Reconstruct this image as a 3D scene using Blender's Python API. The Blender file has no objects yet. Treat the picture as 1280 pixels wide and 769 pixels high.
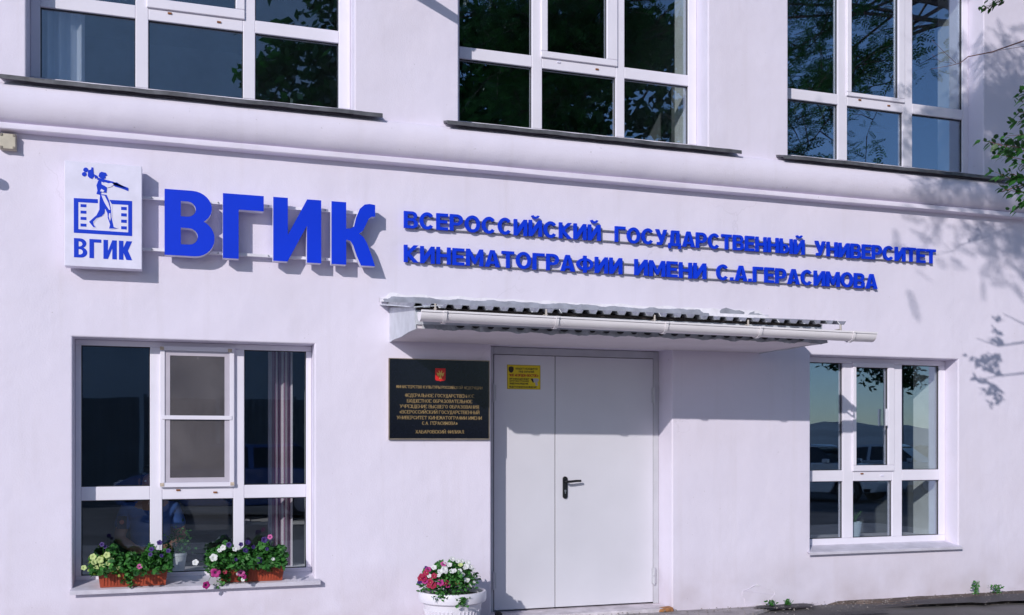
import bpy, bmesh, math, random
import numpy as np
from mathutils import Vector, Matrix
from mathutils.geometry import tessellate_polygon

# ------------------------------------------------------------------ camera, sky, sun, exposure
sc = bpy.context.scene
COL = sc.collection
CAM_D, CAM_Z, FPX, TH = 7.75, 1.45, 1258.0, math.atan(.326)
cam = bpy.data.cameras.new("camera"); camo = bpy.data.objects.new("camera", cam); COL.objects.link(camo)
camo.location = (0, -CAM_D, CAM_Z); camo.rotation_euler = (math.pi/2, 0, -TH)
cam.sensor_width = 36; cam.lens = 36*FPX/1280; cam.shift_y = 170.5/1280
cam.clip_start = .1; cam.clip_end = 6000
sc.camera = camo

SUN = Vector((.86, 1, -.58))
EL = math.atan2(.58, math.hypot(.86, 1)); AZ = math.atan2(-.86, -1.0)      # towards the sun, clockwise from +Y
w = bpy.data.worlds.new("World"); sc.world = w; w.use_nodes = True
nt = w.node_tree; bg = nt.nodes['Background']
sky = nt.nodes.new('ShaderNodeTexSky'); sky.sky_type = 'NISHITA'; sky.sun_disc = False
sky.sun_elevation = EL; sky.sun_rotation = AZ % (2*math.pi); sky.air_density = .85; sky.dust_density = .25; sky.ozone_density = 2.8
nt.links.new(sky.outputs[0], bg.inputs[0]); bg.inputs[1].default_value = .15
sl = bpy.data.lights.new("sun", 'SUN'); sl.energy = 3.05; sl.angle = math.radians(.55); sl.color = (1, .95, .91)
so = bpy.data.objects.new("sun", sl); COL.objects.link(so); so.rotation_euler = SUN.to_track_quat('-Z', 'Y').to_euler()
sc.view_settings.view_transform = 'Standard'; sc.view_settings.look = 'None'
sc.view_settings.exposure = 0.0; sc.view_settings.gamma = 1
sc.cycles.max_bounces = 8; sc.cycles.transparent_max_bounces = 16

rnd = random.Random(7)
R = math.radians
def at(px, py, Y=0.0):
    "photo pixel -> point (X, Z) on the vertical plane at depth Y"
    d = CAM_D+Y; k = (px-640)/FPX; c, s = math.cos(TH), math.sin(TH)
    X = (k*d*c+d*s)/(c-k*s); ww = d*c+X*s
    return X, CAM_Z+(555-py)/FPX*ww

# ------------------------------------------------------------------ materials
MATS = {}
def nodes(m): return m.node_tree.nodes, m.node_tree.links
def pm(name, col, rough=.6, metal=0, var=.06, scale=8, bump=.0, bscale=60, spec=.5, var2=0, coat=0, detail=4):
    if name in MATS: return MATS[name]
    m = bpy.data.materials.new(name); m.use_nodes = True; N, L = nodes(m)
    p = N['Principled BSDF']; p.inputs['Roughness'].default_value = rough; p.inputs['Metallic'].default_value = metal
    p.inputs['Specular IOR Level'].default_value = spec; p.inputs['Coat Weight'].default_value = coat
    tc = N.new('ShaderNodeTexCoord')
    nz = N.new('ShaderNodeTexNoise'); nz.inputs['Scale'].default_value = scale; nz.inputs['Detail'].default_value = detail
    L.new(tc.outputs['Object'], nz.inputs['Vector'])
    cr = N.new('ShaderNodeValToRGB'); cr.color_ramp.elements[0].position = .3; cr.color_ramp.elements[1].position = .7
    cr.color_ramp.elements[0].color = (*[c*(1-var) for c in col], 1); cr.color_ramp.elements[1].color = (*[min(1, c*(1+var)) for c in col], 1)
    L.new(nz.outputs['Fac'], cr.inputs[0]); L.new(cr.outputs[0], p.inputs['Base Color'])
    if bump:
        n2 = N.new('ShaderNodeTexNoise'); n2.inputs['Scale'].default_value = bscale; n2.inputs['Detail'].default_value = 5
        L.new(tc.outputs['Object'], n2.inputs['Vector'])
        b = N.new('ShaderNodeBump'); b.inputs['Strength'].default_value = bump; b.inputs['Distance'].default_value = .01
        L.new(n2.outputs['Fac'], b.inputs['Height']); L.new(b.outputs[0], p.inputs['Normal'])
    MATS[name] = m; return m

def wall_material():
    m = bpy.data.materials.new('lilac_plaster'); m.use_nodes = True; N, L = nodes(m); p = N['Principled BSDF']
    p.inputs['Roughness'].default_value = .75; p.inputs['Specular IOR Level'].default_value = .25
    tc = N.new('ShaderNodeTexCoord'); sep = N.new('ShaderNodeSeparateXYZ'); L.new(tc.outputs['Object'], sep.inputs[0])
    def noise(s, d, vec=None, rough=.5):
        n = N.new('ShaderNodeTexNoise'); n.inputs['Scale'].default_value = s; n.inputs['Detail'].default_value = d; n.inputs['Roughness'].default_value = rough
        L.new(vec or tc.outputs['Object'], n.inputs['Vector']); return n.outputs['Fac']
    def ramp(f, stops):
        r = N.new('ShaderNodeValToRGB'); L.new(f, r.inputs[0]); e = r.color_ramp.elements
        e[0].position, e[0].color = stops[0][0], (*stops[0][1], 1); e[1].position, e[1].color = stops[-1][0], (*stops[-1][1], 1)
        for q, c in stops[1:-1]: k = e.new(q); k.color = (*c, 1)
        return r.outputs[0]
    def mix(f, a, b):
        x = N.new('ShaderNodeMix'); x.data_type = 'RGBA'; L.new(f, x.inputs[0])
        for i, v in ((6, a), (7, b)):
            if isinstance(v, tuple): x.inputs[i].default_value = (*v, 1)
            else: L.new(v, x.inputs[i])
        return x.outputs[2]
    def math_(op, a, b):
        x = N.new('ShaderNodeMath'); x.operation = op; x.use_clamp = True
        for i, v in ((0, a), (1, b)):
            if isinstance(v, (int, float)): x.inputs[i].default_value = v
            else: L.new(v, x.inputs[i])
        return x.outputs[0]
    W = (.765, .712, .84)
    base = ramp(noise(1.1, 5), [(.25, tuple(c*.955 for c in W)), (.75, tuple(min(1, c*1.03) for c in W))])
    # vertical streaks of grime, broken up
    mp = N.new('ShaderNodeMapping'); mp.inputs['Scale'].default_value = (9, 1, .5); L.new(tc.outputs['Object'], mp.inputs[0])
    st = ramp(noise(1.0, 4, mp.outputs[0]), [(.56, (0, 0, 0)), (.78, (.22, .22, .22))])
    c1 = mix(st, base, (.60, .54, .58))
    # splashed dirt just above the ground, uneven
    g = N.new('ShaderNodeMapRange'); g.inputs[1].default_value = .55; g.inputs[2].default_value = 0; L.new(sep.outputs['Z'], g.inputs[0])
    d0 = math_('MULTIPLY', g.outputs[0], ramp(noise(3.2, 6), [(.3, (.1, .1, .1)), (.7, (1, 1, 1))]))
    c2 = mix(math_('MULTIPLY', d0, .62), c1, (.46, .38, .40))
    # hairline specks / chips
    sp = ramp(noise(38, 2), [(.0, (0, 0, 0)), (.74, (0, 0, 0)), (.76, (.5, .5, .5))])
    c3 = mix(sp, c2, (.42, .38, .42))
    vo = N.new('ShaderNodeTexVoronoi'); vo.feature = 'DISTANCE_TO_EDGE'; vo.inputs['Scale'].default_value = .55
    ds = N.new('ShaderNodeVectorMath'); ds.operation = 'ADD'; nc = N.new('ShaderNodeTexNoise'); nc.inputs['Scale'].default_value = 3.5; nc.inputs['Detail'].default_value = 8; L.new(tc.outputs['Object'], nc.inputs['Vector'])
    sc_ = N.new('ShaderNodeVectorMath'); sc_.operation = 'SCALE'; sc_.inputs['Scale'].default_value = .5; L.new(nc.outputs['Color'], sc_.inputs[0]); L.new(tc.outputs['Object'], ds.inputs[0]); L.new(sc_.outputs[0], ds.inputs[1]); L.new(ds.outputs[0], vo.inputs['Vector'])
    ck = ramp(vo.outputs['Distance'], [(0, (1, 1, 1)), (.0022, (0, 0, 0))])
    ckm = math_('MULTIPLY', math_('MULTIPLY', ck, ramp(noise(.8, 2), [(.52, (0, 0, 0)), (.62, (1, 1, 1))])), .20)
    c3 = mix(ckm, c3, (.40, .36, .42))
    pt = ramp(noise(.45, 7, rough=.65), [(.50, (0, 0, 0)), (.70, (.5, .5, .5))])
    c3 = mix(pt, c3, (.70, .635, .72))
    L.new(c3, p.inputs['Base Color'])
    b1 = N.new('ShaderNodeBump'); b1.inputs['Strength'].default_value = .35; b1.inputs['Distance'].default_value = .004; L.new(noise(75, 5, rough=.6), b1.inputs['Height'])
    b2 = N.new('ShaderNodeBump'); b2.inputs['Strength'].default_value = .6; b2.inputs['Distance'].default_value = .03; L.new(noise(2.2, 3), b2.inputs['Height'])
    L.new(b2.outputs[0], b1.inputs['Normal']); L.new(b1.outputs[0], p.inputs['Normal'])
    return m

def leaf_material(name, dark, light, trans=.3, rough=.45):
    m = bpy.data.materials.new(name); m.use_nodes = True; N, L = nodes(m); p = N['Principled BSDF']
    g = N.new('ShaderNodeNewGeometry'); cr = N.new('ShaderNodeValToRGB')
    cr.color_ramp.elements[0].color = (*dark, 1); cr.color_ramp.elements[1].color = (*light, 1)
    L.new(g.outputs['Random Per Island'], cr.inputs[0]); L.new(cr.outputs[0], p.inputs['Base Color']); p.inputs['Roughness'].default_value = rough
    t = N.new('ShaderNodeBsdfTranslucent'); L.new(cr.outputs[0], t.inputs[0])
    mx = N.new('ShaderNodeMixShader'); mx.inputs[0].default_value = trans
    L.new(p.outputs[0], mx.inputs[1]); L.new(t.outputs[0], mx.inputs[2]); L.new(mx.outputs[0], N['Material Output'].inputs[0])
    return m

def glass_material(name='window_glass', tint=(.955, .975, .985), f0=.285):
    m = bpy.data.materials.new(name); m.use_nodes = True; N, L = nodes(m); N.remove(N['Principled BSDF'])
    t = N.new('ShaderNodeBsdfTransparent'); t.inputs[0].default_value = (*tint, 1)
    g = N.new('ShaderNodeBsdfGlossy'); g.inputs['Roughness'].default_value = 0; g.inputs[0].default_value = (.66, .80, 1, 1)
    lw = N.new('ShaderNodeLayerWeight'); lw.inputs[0].default_value = .5
    pw = N.new('ShaderNodeMath'); pw.operation = 'POWER'; L.new(lw.outputs['Facing'], pw.inputs[0]); pw.inputs[1].default_value = 4
    f = N.new('ShaderNodeMapRange'); f.inputs[3].default_value = f0; f.inputs[4].default_value = 1; L.new(pw.outputs[0], f.inputs[0])
    mx = N.new('ShaderNodeMixShader'); L.new(f.outputs[0], mx.inputs[0]); L.new(t.outputs[0], mx.inputs[1]); L.new(g.outputs[0], mx.inputs[2])
    tc = N.new('ShaderNodeTexCoord'); n = N.new('ShaderNodeTexNoise'); n.inputs['Scale'].default_value = 1.6; n.inputs['Detail'].default_value = 1; L.new(tc.outputs['Object'], n.inputs['Vector'])
    b = N.new('ShaderNodeBump'); b.inputs['Strength'].default_value = .10; b.inputs['Distance'].default_value = .008; L.new(n.outputs['Fac'], b.inputs['Height'])
    L.new(b.outputs[0], g.inputs['Normal'])
    L.new(mx.outputs[0], N['Material Output'].inputs[0]); return m

def net_material():
    m = bpy.data.materials.new('fly_net'); m.use_nodes = True; N, L = nodes(m); p = N['Principled BSDF']
    p.inputs['Roughness'].default_value = .9
    tc = N.new('ShaderNodeTexCoord'); nz = N.new('ShaderNodeTexNoise'); nz.inputs['Scale'].default_value = 2.5; nz.inputs['Detail'].default_value = 5; L.new(tc.outputs['Object'], nz.inputs['Vector'])
    cr = N.new('ShaderNodeValToRGB'); cr.color_ramp.elements[0].position = .35; cr.color_ramp.elements[1].position = .7; cr.color_ramp.elements[0].color = (.15, .135, .15, 1); cr.color_ramp.elements[1].color = (.27, .245, .26, 1); L.new(nz.outputs['Fac'], cr.inputs[0]); L.new(cr.outputs[0], p.inputs['Base Color'])
    t = N.new('ShaderNodeBsdfTransparent'); mx = N.new('ShaderNodeMixShader'); mx.inputs[0].default_value = .46
    L.new(t.outputs[0], mx.inputs[1]); L.new(p.outputs[0], mx.inputs[2]); L.new(mx.outputs[0], N['Material Output'].inputs[0]); return m

WALL = wall_material()
GLASS = glass_material()
GLASS_MID = glass_material('medium_window_glass', (.96, .98, .985), .19)
GLASS_CLEAR = glass_material('clear_window_glass', (.95, .97, .97), .11)
NET = net_material()
FRAME = pm('white_upvc', (.80, .765, .865), .35, var=.025, scale=5, bump=.05, bscale=30)
WHITE = pm('white_paint', (.78, .76, .84), .4, var=.04, scale=6)
GASK = pm('dark_gasket', (.03, .03, .035), .6)
METAL_DARK = pm('weathered_zinc', (.115, .115, .13), .5, .3, var=.35, scale=14, bump=.2, bscale=30)
GALV = pm('galvanised', (.34, .35, .385), .45, .5, var=.25, scale=12, bump=.1)
SIDEP = pm('pale_metal_panel', (.56, .58, .64), .45, .1, var=.12, scale=9)
SOFFIT = pm('soffit_plaster', (.70, .645, .70), .8, var=.05, scale=4, bump=.2)
MORTAR = pm('grey_mortar', (.30, .31, .37), .9, var=.22, scale=10, bump=.35, bscale=40)
FOAM = pm('white_filler', (.78, .75, .82), .85, var=.08, scale=12, bump=.6, bscale=40)
DOORM = pm('grey_door_paint', (.66, .65, .72), .42, var=.035, scale=2.2, bump=.12, bscale=3, detail=8)
DOORF = pm('grey_door_frame_paint', (.52, .52, .57), .5, var=.08, scale=5)
BLACK = pm('black_plastic', (.012, .012, .014), .3)
STEEL = pm('steel', (.5, .5, .54), .3, .9)
BLUE = pm('blue_vinyl', (.003, .040, .66), .5, var=.05, scale=4, spec=.22)
BLUE2 = pm('blue_print', (.005, .045, .60), .5, var=.03, spec=.25)
SIDEW = pm('white_letter_side', (.77, .745, .90), .45, spec=.3)
CREAM = pm('cream_plastic', (.52, .47, .38), .5, var=.1, scale=20)
TERRA = pm('terracotta_plastic', (.36, .062, .028), .45, var=.12, scale=12)
SOIL = pm('potting_soil', (.035, .024, .018), .95, var=.4, scale=60, bump=.8)
GOLD = pm('gold_print', (.44, .30, .13), .4, .3, var=.2, scale=40)
PLQ = pm('black_granite', (.004, .005, .012), .16, var=.3, scale=90, spec=.3)
RAILG = pm('grey_rail', (.22, .22, .25), .5, .3)
RAILW = pm('white_rail', (.72, .70, .78), .45)
RED = pm('red_enamel', (.62, .02, .02), .4)
YEL = pm('yellow_sticker', (.72, .56, .01), .5, var=.04)
INT = pm('interior_paint', (.40, .42, .43), .9, var=.08, scale=2)
INTF = pm('interior_floor', (.16, .13, .11), .5, var=.2)
REVEAL = pm('inner_reveal_white', (.76, .80, .80), .7)
RUST = pm('rust', (.25, .09, .03), .9, var=.4, scale=80)

# ------------------------------------------------------------------ mesh helpers
class MB:
    def __init__(s): s.v = []; s.f = []; s.m = []
    def add(s, vs, fs, mi=0):
        o = len(s.v); s.v += [tuple(v) for v in vs]; s.f += [tuple(o+i for i in f) for f in fs]; s.m += [mi]*len(fs); return s
    def box(s, x0, x1, y0, y1, z0, z1, mi=0):
        return s.add([(x, y, z) for z in (z0, z1) for y in (y0, y1) for x in (x0, x1)],
                     [(0, 2, 3, 1), (4, 5, 7, 6), (0, 1, 5, 4), (2, 6, 7, 3), (0, 4, 6, 2), (1, 3, 7, 5)], mi)
    def tube(s, pts, r, n=8, mi=0, cap=True):
        pts = [Vector(p) for p in pts]; rs = r if isinstance(r, (list, tuple)) else [r]*len(pts); vs = []; fs = []
        for i, p in enumerate(pts):
            d = (pts[min(i+1, len(pts)-1)]-pts[max(i-1, 0)]).normalized()
            a = d.cross(Vector((0, 0, 1)) if abs(d.z) < .9 else Vector((1, 0, 0))).normalized(); b = d.cross(a)
            for k in range(n):
                t = 2*math.pi*k/n; vs.append(p+rs[i]*(math.cos(t)*a+math.sin(t)*b))
        for i in range(len(pts)-1):
            for k in range(n):
                k2 = (k+1) % n; fs.append((i*n+k, i*n+k2, (i+1)*n+k2, (i+1)*n+k))
        if cap: fs.append(tuple(range(n-1, -1, -1))); fs.append(tuple((len(pts)-1)*n+k for k in range(n)))
        return s.add(vs, fs, mi)
    def lathe(s, prof, n=24, c=(0, 0, 0), mi=0, sx=1, sy=1):
        vs = []; fs = []
        for r, z in prof:
            for k in range(n):
                t = 2*math.pi*k/n; vs.append((c[0]+r*sx*math.cos(t), c[1]+r*sy*math.sin(t), c[2]+z))
        for i in range(len(prof)-1):
            for k in range(n):
                k2 = (k+1) % n; fs.append((i*n+k, i*n+k2, (i+1)*n+k2, (i+1)*n+k))
        fs.append(tuple(range(n-1, -1, -1))); fs.append(tuple((len(prof)-1)*n+k for k in range(n)))
        return s.add(vs, fs, mi)
    def prism(s, loops, y0, y1, mi=0, mside=None):
        "loops: outer + holes in (x, z); front face at y0 (towards the street), back at y1"
        pts = [p for l in loops for p in l]
        tri = tessellate_polygon([[Vector((p[0], p[1], 0)) for p in l] for l in loops]); n = len(pts)
        vs = [(p[0], y0, p[1]) for p in pts]+[(p[0], y1, p[1]) for p in pts]
        front = []
        for t in tri:
            a, b, c = [pts[i] for i in t]
            if (b[0]-a[0])*(c[1]-a[1])-(b[1]-a[1])*(c[0]-a[0]) < 0: t = (t[0], t[2], t[1])
            front.append(tuple(t))
        s.add(vs, front+[tuple(n+i for i in reversed(t)) for t in front], mi)
        base = len(s.v)-2*n; k = 0
        for l in loops:
            for i in range(len(l)):
                a, b = base+k+i, base+k+(i+1) % len(l)
                s.f.append((a, a+n, b+n, b)); s.m.append(mi if mside is None else mside)
            k += len(l)
        return s
    def build(s, name, mats, parent=None, smooth=False, bevel=0, seg=2, kind=None, label=None, fix=True):
        me = bpy.data.meshes.new(name)
        off = worldloc(parent) if parent else Vector((0, 0, 0))
        me.from_pydata([(v[0]-off.x, v[1]-off.y, v[2]-off.z) for v in s.v], [], s.f); 
        mats = mats if isinstance(mats, (list, tuple)) else [mats]
        for m in mats: me.materials.append(m)
        me.polygons.foreach_set('material_index', s.m)
        if fix:
            bm = bmesh.new(); bm.from_mesh(me); bmesh.ops.recalc_face_normals(bm, faces=bm.faces); bm.to_mesh(me); bm.free()
        if smooth: me.polygons.foreach_set('use_smooth', [True]*len(me.polygons)); 
        o = bpy.data.objects.new(name, me); COL.objects.link(o)
        if parent: o.parent = parent
        if bevel:
            b = o.modifiers.new('bevel', 'BEVEL'); b.width = bevel; b.segments = seg; b.limit_method = 'ANGLE'; b.angle_limit = R(40)
            me.polygons.foreach_set('use_smooth', [True]*len(me.polygons)); b.harden_normals = True
        if kind: o['kind'] = kind
        if label: o['label'] = label
        return o
def worldloc(o):
    v = Vector((0, 0, 0))
    while o: v += o.location; o = o.parent
    return v
def tag(o, label, cat, group=None):
    o['label'] = label; o['category'] = cat
    if group: o['group'] = group
    return o
def thing(name, label, cat, loc=(0, 0, 0), group=None):
    o = bpy.data.objects.new(name, None); COL.objects.link(o); o.location = loc; o.empty_display_size = .1
    return tag(o, label, cat, group)
def copy_tree(o, parent=None):
    c = o.copy(); COL.objects.link(c); c.parent = parent
    for ch in list(o.children): copy_tree(ch, c)
    return c
def struct(o): o['kind'] = 'structure'; return o
def ell(cx, cz, rx, rz, a0, a1, n):
    return [(cx+rx*math.cos(R(a0+(a1-a0)*i/n)), cz+rz*math.sin(R(a0+(a1-a0)*i/n))) for i in range(n+1)]

# ------------------------------------------------------------------ ground
def ground_material():
    m = bpy.data.materials.new('old_asphalt'); m.use_nodes = True; N, L = nodes(m); p = N['Principled BSDF']; p.inputs['Roughness'].default_value = .9
    tc = N.new('ShaderNodeTexCoord')
    a = N.new('ShaderNodeTexNoise'); a.inputs['Scale'].default_value = .9; a.inputs['Detail'].default_value = 8; L.new(tc.outputs['Object'], a.inputs['Vector'])
    b = N.new('ShaderNodeTexNoise'); b.inputs['Scale'].default_value = 90; b.inputs['Detail'].default_value = 3; L.new(tc.outputs['Object'], b.inputs['Vector'])
    r = N.new('ShaderNodeValToRGB'); r.color_ramp.elements[0].color = (.085, .075, .078, 1); r.color_ramp.elements[1].color = (.22, .195, .20, 1)
    r.color_ramp.elements[0].position = .35; r.color_ramp.elements[1].position = .68
    L.new(a.outputs['Fac'], r.inputs[0]); x = N.new('ShaderNodeMix'); x.data_type = 'RGBA'; x.blend_type = 'MULTIPLY'; x.inputs[0].default_value = .6
    L.new(r.outputs[0], x.inputs[6]); L.new(b.outputs['Color'], x.inputs[7]); 
    br = N.new('ShaderNodeBrightContrast'); L.new(x.outputs[2], br.inputs[0]); br.inputs[1].default_value = .02
    L.new(br.outputs[0], p.inputs['Base Color'])
    bp = N.new('ShaderNodeBump'); bp.inputs['Strength'].default_value = .7; bp.inputs['Distance'].default_value = .01; L.new(b.outputs['Fac'], bp.inputs['Height']); L.new(bp.outputs[0], p.inputs['Normal'])
    return m
g = MB(); g.add([(-3000, -3000, 0), (3000, -3000, 0), (3000, 3000, 0), (-3000, 3000, 0)], [(0, 1, 2, 3)])
struct(g.build('ground', ground_material()))

def ragged_slab(name, xa, xb, ya, yb, z0, z1, mat, seed, amp=.05, parent=None):
    rr = random.Random(seed); n = 60; front = []; 
    for i in range(n+1):
        x = xa+(xb-xa)*i/n; e = min(1, 4*min(i, n-i)/n)
        front.append((x, ya*e+yb*(1-e)+rr.uniform(-amp, amp)*e))
    vs = []; fs = []
    rows = 4
    for i, (x, yf) in enumerate(front):
        for j in range(rows+1):
            y = yb+(yf-yb)*j/rows; z = z1+rr.uniform(-.004, .004) if j < rows else z0
            if j == rows-1: y = yf+.03
            vs.append((x, y, z))
    for i in range(n):
        for j in range(rows): a = i*(rows+1)+j; fs.append((a, a+1, a+rows+2, a+rows+1))
    return MB().add(vs, fs).build(name, mat, parent)
CONC = pm('worn_concrete', (.34, .31, .325), .9, var=.28, scale=7, bump=.7, bscale=50, detail=8)
DIRT = pm('brown_dirt', (.115, .085, .075), .95, var=.45, scale=9, bump=.9, bscale=40, detail=8)
DARK_G = pm('dark_ground', (.020, .018, .021), .55, var=.5, scale=30, bump=.7, bscale=60, detail=8)
struct(ragged_slab('pavement', -6.5, 5.6, -1.5, .3, -.02, .022, CONC, 3, .06))
struct(ragged_slab('dirt_path', 4.7, 13, -.42, .3, .0, .028, DIRT, 5, .05))
def blob_poly(cx, cy, rx, ry, n, seed, amp=.25):
    rr = random.Random(seed); return [(cx+rx*math.cos(2*math.pi*i/n)*(1+rr.uniform(-amp, amp)), cy+ry*math.sin(2*math.pi*i/n)*(1+rr.uniform(-amp, amp))) for i in range(n)]
def flat_blob(name, polys, z, mat):
    mb = MB()
    for P in polys:
        tri = tessellate_polygon([[Vector((p[0], p[1], 0)) for p in P]]); mb.add([(p[0], p[1], z) for p in P], [tuple(t) for t in tri])
    return mb.build(name, mat)
struct(flat_blob('yard', [[(-9, -7.2), (12, -7.2), (12, -1.1), (5, -1.2), (-9, -1.2)]], .008, pm('bounce_yard_paving', (.36, .325, .32), .95, var=.18, scale=3, bump=.5)))  # pale paving out of view, added to bounce warm light onto the wall
struct(flat_blob('dark_patch', [blob_poly(8.1, -.36, 2.25, .19, 60, 1), blob_poly(5.35, -.62, .38, .05, 26, 4), blob_poly(5.0, -.13, .33, .09, 26, 9)], .036, DARK_G))  # darker blotches laid over the ground along the wall foot

# ------------------------------------------------------------------ the building
BLD = thing('university_building', 'lilac-white plastered university building with white windows and grey double door', 'building', (3.1, 0, 0))
DUP, DLO = .20, .17
UPW = [(-1.05, 1.25), (2.08, 4.31), (5.11, 7.27), (8.3, 10.5), (-4.2, -1.95)]
UZ0, UZ1 = 3.99, 6.05
LL_ = (-.75, .945, .405, 2.21); LR_ = (5.34, 6.97, .472, 2.25); DO_ = (2.35, 3.965, 0.0, 2.262)
holes = [(a, b, UZ0, UZ1) for a, b in UPW]+[LL_, LR_, DO_]
WT = .6
def wall_mesh():
    X0, X1, Z0, Z1 = -7.5, 14, -.15, 8.6
    xs = sorted({X0, X1, *[h[0] for h in holes], *[h[1] for h in holes]}); zs = sorted({Z0, Z1, *[h[2] for h in holes], *[h[3] for h in holes]})
    bm = bmesh.new(); V = {}
    def v(x, y, z):
        k = (x, y, z)
        if k not in V: V[k] = bm.verts.new(k)
        return V[k]
    def inhole(x, z): return any(h[0] < x < h[1] and h[2] < z < h[3] for h in holes)
    solid = {}
    for i in range(len(xs)-1):
        for j in range(len(zs)-1): solid[i, j] = not inhole((xs[i]+xs[i+1])/2, (zs[j]+zs[j+1])/2)
    for (i, j), s in solid.items():
        if not s: continue
        a, b, c, d = xs[i], xs[i+1], zs[j], zs[j+1]
        bm.faces.new([v(a, 0, c), v(b, 0, c), v(b, 0, d), v(a, 0, d)]); bm.faces.new([v(a, WT, c), v(a, WT, d), v(b, WT, d), v(b, WT, c)])
        if not solid.get((i-1, j)): bm.faces.new([v(a, 0, c), v(a, 0, d), v(a, WT, d), v(a, WT, c)])
        if not solid.get((i+1, j)): bm.faces.new([v(b, 0, c), v(b, WT, c), v(b, WT, d), v(b, 0, d)])
        if not solid.get((i, j-1)): bm.faces.new([v(a, 0, c), v(a, WT, c), v(b, WT, c), v(b, 0, c)])
        if not solid.get((i, j+1)): bm.faces.new([v(a, 0, d), v(b, 0, d), v(b, WT, d), v(a, WT, d)])
    bmesh.ops.recalc_face_normals(bm, faces=bm.faces)
    ed = [e for e in bm.edges if len(e.link_faces) == 2 and e.link_faces[0].normal.dot(e.link_faces[1].normal) < .5 and all(abs(q.co.y) < 1e-5 for q in e.verts)]
    bmesh.ops.bevel(bm, geom=ed, offset=.012, segments=3, affect='EDGES', profile=.5)
    me = bpy.data.meshes.new('wall'); 
    for q in bm.verts: q.co.x -= 3.1
    bm.to_mesh(me); bm.free()
    me.materials.append(WALL); o = bpy.data.objects.new('wall', me); COL.objects.link(o); o.parent = BLD
    return o
wall_mesh()
# moulding between the storeys: convex roll over a square fillet
prof = [(.002, 3.962), (-.03, 3.955)]+[(-.028-.098*math.sin(R(a)), 3.812+.142*math.cos(R(a))) for a in range(8, 180, 11)]+[(-.026, 3.673), (-.05, 3.670), (-.072, 3.668), (-.076, 3.662), (-.076, 3.628), (-.070, 3.622), (.002, 3.618)]
mb = MB(); n = len(prof); xs = [-7.5+21.5*i/90 for i in range(91)]; rr = random.Random(4)
vs = [(x, y+rr.uniform(-.0015, .0015)*(0 < i < n-1), z+rr.uniform(-.0012, .0012)) for x in xs for i, (y, z) in enumerate(prof)]
mb.add(vs, [(i*n+k, i*n+k+1, (i+1)*n+k+1, (i+1)*n+k) for i in range(90) for k in range(n-1)])
o = mb.build('wall_moulding', WALL, BLD)
o.data.polygons.foreach_set('use_smooth', [True]*len(o.data.polygons)); 
m_ = o.modifiers.new('split', 'EDGE_SPLIT'); m_.split_angle = R(35)
# white repair blob low on the wall
rr = random.Random(12); pp = [(.02+.16*math.cos(t)*(1+.13*math.sin(3*t+1)+rr.uniform(-.05, .05)), .07+.085*math.sin(t)*(1+.16*math.sin(5*t)+rr.uniform(-.05, .05))) for t in [2*math.pi*i/28 for i in range(40)]]
bx, bz = at(944, 745); MB().prism([[(bx+p[0], bz+p[1]-.07) for p in pp]], -.004, .003).build('plaster_patch', FOAM, BLD)
# raised threshold under the door
MB().box(2.352, 3.963, -.02, .34, -.02, .052).build('threshold', pm('white_threshold', (.62, .57, .62), .85, var=.2, scale=10, bump=.6), BLD, bevel=.01)

# rooms behind the windows
def room(x0, x1, y1, z0, z1, back=INT):
    mb = MB(); y0 = WT+.002
    q = [(x0, y0, z0), (x1, y0, z0), (x1, y1, z0), (x0, y1, z0), (x0, y0, z1), (x1, y0, z1), (x1, y1, z1), (x0, y1, z1)]
    mb.add(q, [(0, 1, 2, 3)], 1); mb.add(q, [(4, 7, 6, 5), (3, 2, 6, 7), (0, 3, 7, 4), (1, 5, 6, 2)], 0)
    mb.build('room_interior', [back, INTF], BLD, fix=False)
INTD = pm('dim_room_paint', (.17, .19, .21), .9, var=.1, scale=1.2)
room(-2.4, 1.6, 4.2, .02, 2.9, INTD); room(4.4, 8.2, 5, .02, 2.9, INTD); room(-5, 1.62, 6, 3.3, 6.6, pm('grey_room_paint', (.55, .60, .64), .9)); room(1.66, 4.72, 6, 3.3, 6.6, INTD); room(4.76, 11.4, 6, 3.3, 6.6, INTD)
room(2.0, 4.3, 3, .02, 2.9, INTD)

def ring(mb, x0, x1, z0, z1, t, y0, y1, mi=0, tb=None, tt=None):
    tb = tb or t; tt = tt or t
    mb.box(x0, x1, y0, y1, z0, z0+tb, mi); mb.box(x0, x1, y0, y1, z1-tt, z1, mi)
    mb.box(x0, x0+t, y0, y1, z0+tb, z1-tt, mi); mb.box(x1-t, x1, y0, y1, z0+tb, z1-tt, mi)

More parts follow.
